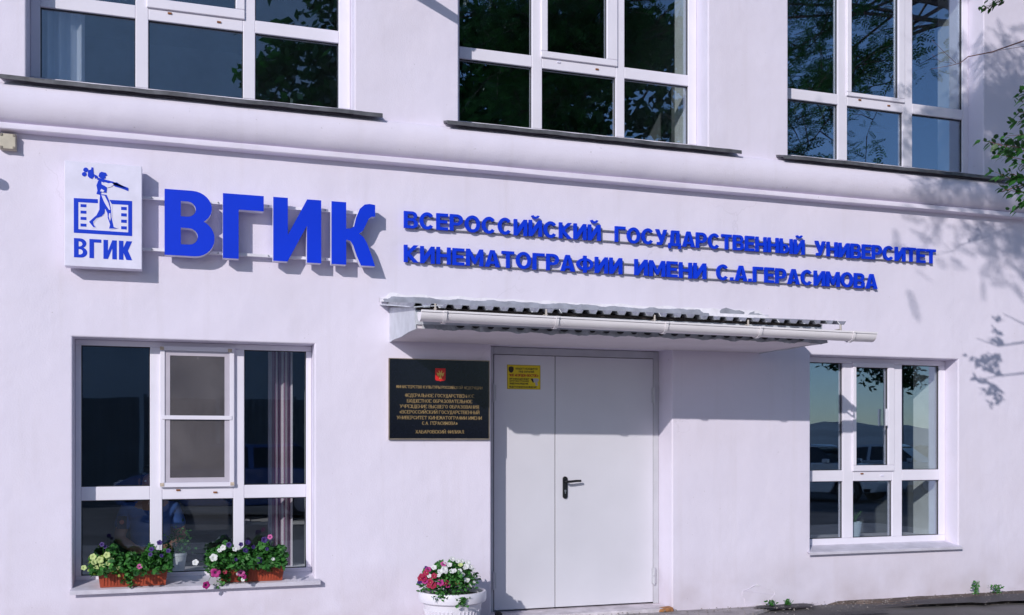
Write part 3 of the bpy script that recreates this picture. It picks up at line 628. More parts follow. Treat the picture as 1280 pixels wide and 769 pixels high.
PL = thing('name_plaque', 'black granite plaque with gold Cyrillic lettering and red coat of arms left of the door', 'plaque', (1.92, 0, 1.49))
PX0, PX1, PZ0, PZ1 = at(487, 0, -.02)[0], at(611, 0, -.02)[0], at(487, 548, -.02)[1], at(487, 448.5, -.02)[1]
MB().box(PX0, PX1, -.020, -.003, PZ0, PZ1).build('slab', PLQ, PL, bevel=.002)
fr = MB(); ring(fr, PX0-.007, PX1+.007, PZ0-.010, PZ1+.006, .007, -.024, -.002, 0, .010, .006); fr.build('frame', pm('brass_frame', (.42, .34, .27), .35, .7, var=.15, scale=20), PL)
PW, PH = PX1-PX0, PZ1-PZ0
def py_(fr_): return PZ1-PH*fr_
lines = [('МИНИСТЕРСТВО КУЛЬТУРЫ РОССИЙСКОЙ ФЕДЕРАЦИИ', .365, .034, .87), ('ФЕДЕРАЛЬНОЕ ГОСУДАРСТВЕННОЕ', .475, .040, .70), ('БЮДЖЕТНОЕ ОБРАЗОВАТЕЛЬНОЕ', .545, .040, .66), ('УЧРЕЖДЕНИЕ ВЫСШЕГО ОБРАЗОВАНИЯ', .615, .040, .80),
         ('«ВСЕРОССИЙСКИЙ ГОСУДАРСТВЕННЫЙ', .685, .040, .81), ('УНИВЕРСИТЕТ КИНЕМАТОГРАФИИ ИМЕНИ', .757, .040, .86), ('С.А. ГЕРАСИМОВА»', .826, .040, .36), ('ХАБАРОВСКИЙ ФИЛИАЛ', .936, .040, .49)]
for tx, fz, hh, ww in lines: stroke_line(tx, (PX0+PX1)/2, py_(fz), hh*PH, -.0205, GOLD, PL, ww*PW, .15, .075)
ex, ez = (PX0+PX1)/2+.003, py_(.19); sw, sh_ = .042, .052
MB().prism([[(ex-sw, ez+sh_), (ex-sw, ez-sh_*.7), (ex-sw*.8, ez-sh_*.88), (ex-.008, ez-sh_*.9), (ex, ez-sh_), (ex+.008, ez-sh_*.9), (ex+sw*.8, ez-sh_*.88), (ex+sw, ez-sh_*.7), (ex+sw, ez+sh_)]], -.022, -.0203).build('coat_of_arms', RED, PL)
eag = []
for s in (-1, 1):
    eag.append([(ex+s*.003, ez-.012), (ex+s*.010, ez+.002), (ex+s*.014, ez-.014), (ex+s*.024, ez-.006), (ex+s*.031, ez+.022), (ex+s*.022, ez+.014), (ex+s*.013, ez+.012), (ex+s*.011, ez+.026), (ex+s*.018, ez+.030), (ex+s*.008, ez+.034), (ex+s*.003, ez+.020)])
eag.append([(ex-.003, ez+.018), (ex+.003, ez+.018), (ex+.007, ez-.018), (ex+.012, ez-.034), (ex, ez-.028), (ex-.012, ez-.034), (ex-.007, ez-.018)])
mb = MB()
for i, e in enumerate(eag): mb.prism([e], -.0232-.0002*i, -.0222)
mb.build('eagle_emblem', pm('bright_gold', (.75, .50, .12), .35, .5), PL)

ST = thing('security_sticker', 'yellow security notice sticker with red and black lettering on the grey door', 'sticker', (2.71, DY, 1.9))
sx0, sx1, sz0, sz1 = 2.562, 2.858, 1.908, 2.112; SY = DY-.0065
MB().box(sx0, sx1, SY-.001, SY, sz0, sz1).build('sheet', YEL, ST)
b_ = MB(); ring(b_, sx0+.002, sx1-.002, sz0+.002, sz1-.002, .003, SY-.0014, SY-.001); b_.build('border', pm('brown_print', (.18, .07, .01), .6), ST)
SW, SH = sx1-sx0, sz1-sz0; BP = pm('black_print', (.03, .02, .01), .6); RP = pm('red_print', (.38, .05, .01), .6)
for tx, xc, fz, hh, ww, mt in [('ОБЪЕКТ НАХОДИТСЯ', .58, .19, .066, .66, BP), ('ПОД ОХРАНОЙ', .58, .31, .066, .46, BP), ('ЧОП «КОРДОН-ВОСТОК»', .50, .475, .095, .88, RP), ('ОРГАНИЗАЦИЯ ВЕДЕТ', .37, .61, .06, .60, BP),
                               ('КРУГЛОСУТОЧНОЕ', .37, .70, .06, .58, BP), ('ВИДЕОНАБЛЮДЕНИЕ', .36, .80, .06, .56, BP), ('ВЕДЕТСЯ ВИДЕОНАБЛЮДЕНИЕ', .48, .935, .06, .82, BP)]:
    stroke_line(tx, sx0+SW*xc, sz1-SH*fz, SH*hh, SY-.0012, mt, ST, SW*ww, .26, .18)
q = lambda u, v: (sx0+SW*u, sz1-SH*v)
MB().prism([[q(.05, .1), q(.12, .07), (q(.19, .1)), q(.20, .2), q(.17, .3), q(.12, .34), q(.07, .3), q(.04, .2)]], SY-.0022, SY-.0012).build('shield_emblem', BP, ST)
mb = MB(); mb.prism([[q(.70, .56), q(.90, .54), q(.96, .60), q(.92, .68), q(.78, .72)]], SY-.0022, SY-.0012); mb.prism([[q(.84, .7), q(.90, .69), q(.92, .84), q(.85, .84)]], SY-.0024, SY-.0012); mb.build('camera_picture', pm('grey_print', (.42, .40, .46), .6), ST)
MB().prism([[q(.695, .555), q(.77, .55), q(.80, .71), q(.77, .725)]], SY-.0026, SY-.0023).build('camera_lens_picture', BP, ST)

# ------------------------------------------------------------------ canopy
CX0, CX1, CP, CZ = 1.522, 4.812, .90, 2.250
c = MB(); c.box(CX0+.012, CX1, -CP, -.001, CZ, CZ+.05); CAN = c.build('canopy', SOFFIT, BLD, bevel=.006)
# side panels (sheet steel), slightly ragged lower edge
def side(x, s):
    P = [(-.001, CZ-.008), (-.2, CZ-.004), (-.45, CZ-.011), (-.7, CZ-.003), (-CP-.01, CZ-.006), (-CP-.01, CZ+.150), (-.001, CZ+.262)]
    mb = MB(); n = len(P); mb.add([(x+dx, y, z) for dx in (0, .010) for y, z in P], [tuple(range(n)), tuple(range(2*n-1, n-1, -1))]+[(k, k+n, (k+1) % n+n, (k+1) % n) for k in range(n)])
    return mb.build('side_panel', SIDEP, CAN)
side(CX0, 1); side(CX1+.002, 1)
MB().box(CX0+.011, CX1, -CP-.016, -CP-.002, CZ+.028, CZ+.128).build('fascia', SIDEP, CAN, bevel=.002)
# crumpled drip edge, dark with pale bites
rr = random.Random(21); mb = MB(); n = 150; top = CZ+.030; vs = []
for i in range(n+1):
    x = CX0+.05+(CX1-CX0-.0)*i/n; vs += [(x, -CP-.020+rr.uniform(-.002, .002), top), (x, -CP-.030+rr.uniform(-.004, .004), CZ-.004+.006*math.sin(i*.55)+rr.uniform(-.005, .004))]
mb.add(vs, [(2*i, 2*i+1, 2*i+3, 2*i+2) for i in range(n)]); o = mb.build('drip_edge', GALV, CAN, fix=False); o.modifiers.new('sol', 'SOLIDIFY').thickness = .002
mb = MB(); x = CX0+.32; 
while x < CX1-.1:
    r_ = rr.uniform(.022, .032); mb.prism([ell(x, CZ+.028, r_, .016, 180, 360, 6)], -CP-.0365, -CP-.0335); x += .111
mb.build('drip_edge_shade', pm('hollow_shade_paint', (.03, .03, .033), .9), CAN, kind='stuff')  # dark half-ellipses imitate the shade inside the sheet's hollows
# corrugated roof sheets (several, overlapping), each a part
def corr(xa, xb, y0, z0, y1, z1, name='roofing_sheet'):
    pitch = .1125; per = [(0, 0), (.30, 0), (.42, 1), (.78, 1), (.90, 0)]; pts = []; k = math.floor(xa/pitch)
    while k*pitch < xb:
        for u, a in per:
            x = (k+u)*pitch
            if xa <= x <= xb: pts.append((x, a*.026))
        k += 1
    mb = MB(); vs = []; m = 6; r2 = random.Random(int(xa*100))
    for j in range(m+1):
        f = j/m
        for (x, a) in pts: vs.append((x, y0+(y1-y0)*f+(r2.uniform(-.008, .008) if j == m else 0), z0+(z1-z0)*f+a+r2.uniform(-.001, .001)))
    n = len(pts); mb.add(vs, [(j*n+i, j*n+i+1, (j+1)*n+i+1, (j+1)*n+i) for j in range(m) for i in range(n-1)])
    o = mb.build(name, GALV, CAN, fix=False); s = o.modifiers.new('sol', 'SOLIDIFY'); s.thickness = .004; return o
corr(1.47, 2.62, -.004, 2.524, -.985, 2.388); corr(2.56, 3.74, -.004, 2.530, -.99, 2.394); corr(3.68, 4.72, -.004, 2.524, -.985, 2.388); corr(4.66, 5.02, -.10, 2.518, -.97, 2.396)
# purlin under the sheet: dark timber edge
MB().box(CX0+.012, CX1-.02, -.93, -.87, CZ+.132, CZ+.150).build('batten', pm('dark_timber', (.06, .05, .045), .9), CAN)
# left flashing cap
mb = MB(); mb.add([(1.445, -.002, 2.535), (1.62, -.002, 2.54), (1.70, -.985, 2.412), (1.50, -.985, 2.392), (1.445, -.002, 2.528), (1.62, -.002, 2.533), (1.70, -.985, 2.405), (1.50, -.985, 2.385)], [(0, 1, 2, 3), (7, 6, 5, 4), (0, 3, 7, 4), (1, 5, 6, 2), (3, 2, 6, 7), (0, 4, 5, 1)])
mb.build('end_flashing', SIDEP, CAN)
# mortar fillet and white filler over the junction with the wall
def strip(xa, xb, zf, zt, y, mat, name, seed, n=160, amp=.012, yt=None):
    r3 = random.Random(seed); vs = []; kn = [r3.uniform(-amp, amp) for _ in range(n//5+3)]
    for i in range(n+1):
        x = xa+(xb-xa)*i/n; q = i/5; k = int(q); u = q-k; u = u*u*(3-2*u); t_ = kn[k]*(1-u)+kn[k+1]*u+r3.uniform(-amp, amp)*.18; e = min(1, i/4, (n-i)/4)
        vs += [(x, y-.040, zf), (x, y-.024, zf+(zt-zf)*.5+t_*.3), (x, -.0005, zf+(zt-zf)*e+t_)]
    return MB().add(vs, [(3*i+k, 3*i+k+1, 3*i+k+4, 3*i+k+3) for i in range(n) for k in (0, 1)]).build(name, mat, CAN, fix=False, smooth=True)
strip(1.47, 4.30, 2.548, 2.606, -.006, MORTAR, 'mortar_fillet', 3, amp=.008)
strip(1.44, 4.90, 2.553, 2.622, .014, FOAM, 'plaster_edge', 8, amp=.009)
for xa_, xb_, zz in ((4.42, 4.66, 2.634), (4.70, 4.85, 2.614)):
    mb = MB(); mb.prism([[(xa_, 2.56), (xb_, 2.56), (xb_, zz-.03), (xb_-.05, zz-.016), (xb_-.09, zz-.02), (xa_+.06, zz), (xa_+.02, zz-.012), (xa_, zz-.03)]], -.012, .002)
    mb.build('mortar_lump', MORTAR, CAN)
# gutter
GY, GZ, GR = -1.035, 2.345, .056
gx0, gx1 = at(525, 400, -1.06)[0], at(1096, 420, -1.09)[0]
def gut(x0, x1, r, slope=.0075, cap=False, mat=None, name='gutter', thick=.004, lip=True):
    mb = MB(); a = [180+180*i/14 for i in range(15)]; P = [(GY+r*math.cos(R(t)), GZ+r*math.sin(R(t))) for t in a]
    if lip: P = [(P[0][0]-.011, P[0][1]+.000), (P[0][0]-.012, P[0][1]+.013), (P[0][0]+.001, P[0][1]+.013)]+P+[(P[-1][0], P[-1][1]+.012)]
    n = len(P); vs = [(x, y, z-slope*(x-gx0)) for x in (x0, x1) for y, z in P]
    mb.add(vs, [(i, i+1, n+i+1, n+i) for i in range(n-1)])
    if cap:
        for xx, b0 in ((x0, 0),): mb.add([(xx, GY+r*math.cos(R(t)), GZ+r*math.sin(R(t))-slope*(xx-gx0)) for t in a], [tuple(range(15))])
    o = mb.build(name, mat or FRAME, CAN, fix=False, smooth=True); s = o.modifiers.new('sol', 'SOLIDIFY'); s.thickness = thick; s.offset = 1; e = o.modifiers.new('es', 'EDGE_SPLIT'); e.split_angle = R(50); return o
GW = pm('white_gutter_plastic', (.84, .80, .84), .3, var=.03, scale=3)
bxs = [at(p, 400, GY)[0] for p in (553.7, 692.8, 828.7, 945.8, 1061.5)]
cuts = [gx0]+[(bxs[0]+.01), bxs[2], bxs[4]]+[gx1]
for i, (a, b) in enumerate(zip(cuts, cuts[1:])): gut(a+.0015, b-.0015, GR, mat=GW, cap=(i == 0))
for b in bxs:
    gut(b-.012, b+.012, GR+.011, mat=GW, name='gutter_bracket', thick=.004)
    z = GZ-.0075*(b-gx0); h = MB(); h.box(b-.05, b-.03, GY+.05, -CP+.04, z+.036, z+.042); h.tube([(b-.04, GY+.055, z+.03), (b-.04, GY+.055, z+.075)], .008, 6); h.build('gutter_hook', pm('tan_metal', (.45, .40, .36), .5), CAN)

# ------------------------------------------------------------------ junction box and added wall camera at the left
JB = thing('junction_box', 'small cream plastic junction box on the wall under the moulding', 'junction box', (-1.155, 0, 3.48))
MB().box(-1.212, -1.106, -.040, -.001, 3.488, 3.600).build('housing', CREAM, JB, bevel=.006)
MB().box(-1.209, -1.109, -.052, -.041, 3.491, 3.597).build('lid', CREAM, JB, bevel=.004)
for x in (-1.199, -1.119):
    for z in (3.501, 3.587): MB().box(x-.008, x+.008, -.0575, -.0525, z-.008, z+.008).build('screw_cap', pm('grey_cap', (.25, .22, .18), .6), JB, bevel=.002)
SC = thing('added_security_camera', 'white bullet security camera added out of view left of the junction box for its shadow', 'camera', (-1.62, 0, 3.45))  # unseen camera, added to cast the shadow beside the junction box
MB().tube([(-1.62, -.001, 3.45), (-1.62, -.02, 3.45)], .05, 16).build('base', WHITE, SC)
MB().tube([(-1.62, -.02, 3.45), (-1.62, -.12, 3.47), (-1.60, -.18, 3.46)], .012, 8).build('arm', WHITE, SC)
MB().tube([(-1.74, -.20, 3.478), (-1.42, -.26, 3.402), (-1.405, -.263, 3.398)], [.036, .036, .030], 16).build('body', WHITE, SC, smooth=False)
MB().tube([(-1.404, -.2635, 3.397), (-1.400, -.264, 3.396)], .022, 14).build('lens', BLACK, SC)
# unseen tube added high up to cast a shadow beside the middle window
SHT = thing('shadow_caster', 'unseen grey tube added high on the wall to cast a shadow', 'shadow caster', (1.42, 0, 5.45))
MB().box(1.40, 1.52, -.016, -.001, 5.02, 5.24).build('plate', GALV, SHT, bevel=.003)
MB().tube([(1.46, -.012, 5.12), (1.55, -.62, 5.18)], [.05, .034], 12).build('shadow_tube', GALV, SHT)

# ------------------------------------------------------------------ plants
def leaf_cloud(mb, pts, nrm_up=.6, size=(.012, .022), rng=None, asp=.62, mi=0):
    "one bent leaf (4 tris) at each point"
    for p in pts:
        s = rng.uniform(*size); d = Vector((rng.gauss(0, 1), rng.gauss(0, 1)-.3, rng.gauss(0, .5)+.1)).normalized()
        n = (Vector((rng.gauss(0, 1), rng.gauss(0, 1)-.35, rng.gauss(0, 1)+nrm_up*1.6))).normalized(); a = d.cross(n)
        if a.length < .1: continue
        a.normalize(); n = a.cross(d); P = Vector(p)
        q = [P-d*s, P-d*s*.2+a*s*asp+n*s*.12, P+d*s*.5+a*s*asp*.75+n*s*.1, P+d*s-n*s*.25, P+d*s*.5-a*s*asp*.75+n*s*.1, P-d*s*.2-a*s*asp+n*s*.12]
        mb.add(q, [(0, 1, 5), (1, 2, 4, 5), (2, 3, 4)], mi)
GREEN = leaf_material('petunia_leaf', (.018, .10, .018), (.085, .30, .055), .32)
LIME = leaf_material('lime_leaf', (.16, .28, .03), (.42, .55, .12), .3)
def petal_mat(name, a, b): return leaf_material(name, a, b, .2, .6)
PM = {'white': petal_mat('white_petal', (.70, .70, .72), (.82, .82, .82)), 'magenta': petal_mat('magenta_petal', (.36, .012, .16), (.50, .02, .25)), 'crimson': petal_mat('crimson_petal', (.30, .003, .04), (.42, .006, .07)),
      'purple': petal_mat('purple_petal', (.018, .006, .085), (.05, .015, .18)), 'lime': petal_mat('lime_petal', (.48, .60, .20), (.62, .72, .32)), 'pink': petal_mat('pink_petal', (.52, .08, .30), (.60, .12, .36))}
THRO = pm('flower_throat', (.12, .02, .09), .7)
def flower(parent, p, r, colr, face, rng):
    "petunia: five-lobed funnel facing 'face'"
    n = Vector(face).normalized(); a = n.orthogonal().normalized(); b = n.cross(a); P = Vector(p); mb = MB(); N_ = 30; ph = rng.uniform(0, 6)
    rings = [(.10, -.35), (.30, -.10), (.70, .06), (1.0, -.02)]; vs = [P-n*r*.5]
    for (q, hh) in rings:
        for k in range(N_):
            t = 2*math.pi*k/N_; lobe = 1-(.20*(1-abs(math.cos(2.5*(t))))**1.3 if q > .5 else 0)*q; wv = .07*math.sin(t*7+ph)*(q > .9)
            vs.append(P+(a*math.cos(t+ph)+b*math.sin(t+ph))*r*q*lobe+n*r*(hh+wv))
    fs = [(0, 1+(k+1) % N_, 1+k) for k in range(N_)]
    for i in range(3):
        for k in range(N_): k2 = (k+1) % N_; fs.append((1+i*N_+k, 1+i*N_+k2, 1+(i+1)*N_+k2, 1+(i+1)*N_+k))
    mb.add(vs, fs, 0); mb.m = [1]*N_+[1 if i == 0 and colr in ('magenta', 'pink') else 0 for i in range(3) for k in range(N_)]
    return mb.build('flower', [PM[colr], THRO if colr in ('magenta', 'pink', 'purple') else PM['lime']], parent, smooth=True, fix=False)

def mound(rng, n, xr, cy, zf, ry, zb):
    "random points within a lumpy mound over a trough: xr range, height function"
    out = []
    while len(out) < n:
        x = rng.uniform(*xr)+(-.05*rng.random() if xr[0] > 0 else 0); y = cy+rng.gauss(0, ry*.5); H_ = zf(x)
        if H_ <= 0: continue
        z = zb+H_*rng.random()**.6*math.exp(-((y-cy)/ry)**2*.6); out.append((x, y, z))
    return out

def flower_box(xa, xb, zb, y0, y1, label, hf, seed, flowers, lime=None, hang=()):
    rng = random.Random(seed); T = thing('flower_box', label, 'flower box', ((xa+xb)/2, (y0+y1)/2, zb), 'flower boxes on the left windowsill')
    H = .125; mb = MB(); t = .022
    # tapered trough with ribbed front
    def rect(z, g): return [(xa+g, y0+g, z), (xb-g, y0+g, z), (xb-g, y1-g, z), (xa+g, y1-g, z)]
    vs = rect(zb, t)+rect(zb+H-.02, .008)+rect(zb+H-.02, 0)+rect(zb+H, 0)+rect(zb+H, .012)+rect(zb+H-.03, .014)
    fs = [(0, 1, 2, 3)]+[(i*4+k, i*4+(k+1) % 4, (i+1)*4+(k+1) % 4, (i+1)*4+k) for i in range(5) for k in range(4)]
    mb.add(vs, fs); mb.build('trough', TERRA, T, bevel=.002)
    nr = 19
    rib = MB()
    for i in range(nr):
        x = xa+.045+(xb-xa-.09)*i/(nr-1); rib.add([(x+dx, y0+(.008 if top else t)-dy, zb+(H-.034 if top else .012)) for top in (0, 1) for dx, dy in ((-.006, -.001), (-.004, .005), (.004, .005), (.006, -.001))], [(0, 1, 5, 4), (1, 2, 6, 5), (2, 3, 7, 6), (0, 3, 2, 1), (4, 5, 6, 7)])
    rib.build('ribs', TERRA, T)
    MB().box(xa+.02, xb-.02, y0+.018, y1-.018, zb+H-.035, zb+H-.018).build('soil', SOIL, T)
    cy = (y0+y1)/2; f = MB(); leaf_cloud(f, mound(rng, 2600, (xa-.04, xb+.02), cy-.06, hf, .12, zb+H-.03), .6, (.013, .027), rng)
    for (hx, n_, dl) in hang:
        pts = [(hx+rng.gauss(0, .018), y0-.014+rng.gauss(0, .012), zb+H-rng.random()*dl) for _ in range(n_)]; leaf_cloud(f, pts, .2, (.009, .016), rng)
    for i in range(26):
        x = rng.uniform(xa+.03, xb-.03); h_ = hf(x)*.9
        f.tube([(x, cy, zb+H-.03), (x+rng.uniform(-.04, .04), cy-.03+rng.uniform(-.04, .04), zb+H+h_*.5), (x+rng.uniform(-.06, .06), cy-.04+rng.uniform(-.07, .05), zb+H+h_*.9)], .0016, 4)
    f.build('foliage', GREEN, T, kind='stuff', fix=False)
    if lime:
        f = MB(); a, b, h0, h1, n_ = lime; leaf_cloud(f, [(rng.uniform(a, b), y0-.005+rng.gauss(0, .03), zb+rng.uniform(h0, h1)*(.75+.25*math.sin((rng.random())*3.14))) for _ in range(n_)], .6, (.010, .020), rng, .8)
        f.build('lime_foliage', LIME, T, kind='stuff', fix=False)
    stm = MB()
    for (px, py, r, colr) in flowers:
        X, Z = at(px, py, y0-.10); flower(T, (X, y0-.09-rng.random()*.02, Z), r, colr, (rng.uniform(-.4, .4), -1, rng.uniform(-.1, .7)), rng)
        bx_ = min(max(X, xa+.02), xb-.02); stm.tube([(bx_, cy, zb+H-.03), (bx_*.6+X*.4, cy-.07, max(Z, zb+H)+.0), (X, y0-.088, Z-.004)], .0016, 4)
    stm.build('flower_stems', GREEN, T, kind='stuff', fix=False)
    return T
SZ = .424
def zc(reg, s, x, y): return (reg[0]+x*s, reg[1]+y*s)
fl = lambda L_: [(80+x*.25, 600+y*.25, r, c) for x, y, r, c in L_]
flower_box(-.590, -.105, SZ, -.036, .108, 'terracotta trough of lime and green petunias at the left end of the windowsill', lambda x: .155+.03*math.sin(x*23)+.025*math.sin(x*51+1), 5,
    fl([(478, 313, .021, 'purple'), (522, 353, .018, 'purple'), (438, 345, .020, 'purple'), (432, 372, .017, 'purple'), (190, 322, .018, 'purple'), (205, 335, .014, 'purple'), (488, 378, .015, 'purple'), (378, 432, .022, 'pink'),
        (100, 438, .020, 'lime'), (145, 385, .024, 'lime'), (180, 400, .026, 'lime'), (215, 375, .024, 'lime'), (190, 430, .024, 'lime'), (235, 400, .020, 'lime'), (222, 418, .02, 'lime'), (150, 410, .022, 'lime'), (160, 440, .02, 'lime'), (270, 440, .013, 'lime')]),
    lime=(-.64, -.42, .12, .235, 150), hang=((-.385, 60, .10), (-.36, 30, .13), (-.60, 40, .03)))
flower_box(.245, .725, SZ, -.036, .108, 'terracotta trough of purple, magenta and white petunias at the right of the windowsill', lambda x: .170+.028*math.sin(x*21+2)+.02*math.sin(x*47), 9,
    fl([(657, 412, .024, 'white'), (748, 388, .030, 'white'), (795, 338, .022, 'white'), (778, 352, .018, 'white'), (855, 345, .020, 'white'), (895, 498, .016, 'white'), (868, 470, .013, 'white'), (1045, 395, .014, 'white'),
        (757, 463, .038, 'magenta'), (712, 527, .030, 'magenta'), (885, 465, .030, 'pink'), (900, 482, .020, 'magenta'), (805, 460, .017, 'crimson'),
        (825, 325, .022, 'purple'), (885, 322, .017, 'purple'), (920, 312, .021, 'purple'), (908, 352, .022, 'purple'), (948, 336, .016, 'purple'), (975, 402, .025, 'purple'), (1003, 300, .025, 'purple'), (1030, 285, .020, 'pink'), (1015, 345, .014, 'purple'), (860, 398, .014, 'purple')]),
    hang=((.29, 170, .12), (.42, 130, .11), (.22, 150, .07), (.19, 60, .05), (.60, 60, .05), (.25, 40, .16)))

# round white planter by the door
PT = thing('planter', 'round white ribbed planter of crimson and white petunias left of the door', 'planter', (1.925, -.40, 0))
pc = (1.925, -.40, .02); mb = MB()
mb.lathe([(.16, 0), (.172, .01), (.215, .20), (.220, .238), (.232, .242), (.250, .252), (.254, .268), (.255, .318), (.250, .327), (.240, .329), (.226, .322), (.215, .29), (.19, .27)], 48, pc); mb.build('pot', pm('white_pot_plastic', (.76, .73, .82), .35, var=.03), PT, smooth=True).modifiers.new('es', 'EDGE_SPLIT').split_angle = R(40)
rb = MB()
for i in range(44):
    if i % 11 == 10: continue
    t = 2*math.pi*i/44; ca, sa = math.cos(t), math.sin(t); rb.tube([(pc[0]+.176*ca, pc[1]+.176*sa, .045), (pc[0]+.214*ca, pc[1]+.214*sa, .215)], .006, 5)
rb.build('ribs', MATS['white_pot_plastic'], PT)
MB().lathe([(.001, 0), (.218, 0), (.218, .006), (.001, .012)], 32, (pc[0], pc[1], .305)).build('soil', SOIL, PT)
rng = random.Random(31); f = MB(); pts = []
while len(pts) < 2600:
    x, y = rng.gauss(0, .12), rng.gauss(0, .12); r_ = math.hypot(x, y)
    if r_ > .255 or (x > .16 and y < .05): continue
    top = .225*math.sqrt(max(0, 1-(r_/.27)**2))+.01; pts.append((pc[0]-.015+x, pc[1]+y, .33+top*rng.random()**.5+.015*math.sin(x*60)))
leaf_cloud(f, pts, .7, (.010, .020), rng)
leaf_cloud(f, [(1.93+rng.gauss(0, .022), -.665+rng.gauss(0, .01), .33-rng.random()*.07) for _ in range(70)], .2, (.009, .016), rng)
leaf_cloud(f, [(1.72+rng.uniform(0, .22), -.62+rng.gauss(0, .015), .335+rng.gauss(0, .012)) for _ in range(90)], .2, (.009, .016), rng)
f.build('foliage', GREEN, PT, kind='stuff', fix=False)
zp = lambda L_: [(490+x*170/1280, 670+y*170/1280, r, c) for x, y, r, c in L_]
for (px, py, r, colr) in zp([(318, 298, .014, 'purple'), (340, 315, .024, 'magenta'), (320, 345, .026, 'crimson'), (280, 375, .026, 'crimson'), (262, 400, .022, 'crimson'), (300, 400, .026, 'crimson'), (262, 432, .022, 'purple'), (310, 425, .024, 'magenta'), (355, 435, .030, 'crimson'), (385, 465, .030, 'crimson'), (350, 465, .022, 'crimson'), (395, 375, .024, 'crimson'), (455, 440, .028, 'magenta'), (500, 440, .030, 'crimson'), (525, 465, .020, 'magenta'), (615, 435, .020, 'crimson'),
        (350, 375, .017, 'white'), (395, 295, .022, 'white'), (485, 262, .024, 'pink'), (505, 250, .018, 'white'), (495, 310, .028, 'white'), (455, 335, .024, 'white'), (500, 330, .025, 'white'), (440, 370, .018, 'white'), (540, 270, .022, 'white'), (570, 215, .026, 'white'), (565, 330, .022, 'white'), (590, 325, .016, 'white'), (620, 235, .020, 'white'), (645, 270, .020, 'lime'), (660, 235, .020, 'white'), (715, 250, .024, 'white'), (700, 285, .024, 'white'), (740, 290, .024, 'white'), (765, 315, .016, 'white'), (640, 325, .018, 'white'), (660, 360, .024, 'white'), (645, 375, .016, 'white'), (705, 410, .024, 'white'), (775, 435, .014, 'white'), (740, 465, .017, 'white'), (685, 300, .016, 'white')]):
    u = (px-565)/45; v = (740-py)/45; yy = -.40-.20*math.sqrt(max(.02, 1-min(1, u*u*.55+v*v*.62))); X, Z = at(px, py, yy)
    flower(PT, (X, yy, Z), r, colr, ((X-1.925)*2.2+rng.uniform(-.3, .3), -.8, .5+rng.uniform(-.3, .5)), rng)

# small pots behind the glass
def pot_plant(name, label, loc, r, h, seed, kind, mat):
    T = thing(name, label, 'potted plant', loc); rng = random.Random(seed); x, y, z = loc
    MB().lathe([(r*.72, 0), (r, h*.86), (r*1.07, h*.88), (r*1.07, h), (r*.95, h), (r*.92, h*.9)], 24, loc).build('pot', mat, T, smooth=True).modifiers.new('es', 'EDGE_SPLIT').split_angle = R(40)
    f = MB()
    if kind == 'leafy':
        leaf_cloud(f, [(x+rng.gauss(0, .05), y+rng.gauss(0, .03), z+h+abs(rng.gauss(.06, .06))) for _ in range(220)], .6, (.010, .018), rng)
    else:
        for (dx, top, ln) in ((-.012, .17, .10), (.03, .10, .11), (-.03, .09, .06), (.01, .06, .05)):
            P = [Vector((x+dx*.3, y, z+h)), Vector((x+dx, y-.01, z+h+top*.6)), Vector((x+dx*2.2, y-.015, z+h+top))]; f.tube(P, .004, 5)
            for k in range(7):
                q = P[0].lerp(P[2], .3+.1*k); s = .030-.002*k; sg = 1 if k % 2 else -1; f.add([q, q+Vector((sg*s*.6, -.008, s*.5)), q+Vector((sg*s*1.5, -.004, s*.9)), q+Vector((sg*s*.9, .006, s*.1))], [(0, 1, 2, 3)])
    f.build('foliage', GREEN, T, kind='stuff', fix=False); return T
pot_plant('potted_plant', 'upright leafy plant in a pale blue pot behind the right window', (6.055, .33, .562), .066, .15, 4, 'zz', pm('pale_blue_pot', (.50, .62, .70), .4))
pot_plant('potted_plant', 'small green plant in a white pot between the two flower boxes', (-.043, .335, .470), .062, .15, 6, 'leafy', pm('white_ceramic', (.75, .76, .80), .3))

# weeds along the wall foot
for i, (px, py, r, lb) in enumerate(((1221, 736, .055, 'taller green weed at the wall foot far right, left of its neighbour'), (1247, 741, .07, 'bushy green weed at the wall foot, rightmost of the weeds'), (966, 762, .06, 'low green weed at the wall foot beside the white plaster patch'), (986, 761, .04, 'tiny green weed just right of the weed by the plaster patch'))):
    X = at(px, py, -.10)[0]; rng = random.Random(i+50); hh = .13 if i == 0 else .08 if i == 1 else .05; f = MB()
    leaf_cloud(f, [(X+rng.gauss(0, r*.34), -.08+rng.gauss(0, r*.3), .03+hh*rng.random()) for _ in range(60)], .5, (.007, .017), rng, .7)
    for k in range(5): f.tube([(X, -.1, .02), (X+rng.gauss(0, r*.4), -.1+rng.gauss(0, .02), .03+hh)], .002, 4)
    o = f.build('weed', GREEN, fix=False); tag(o, lb, 'weed', 'weeds along the wall foot')
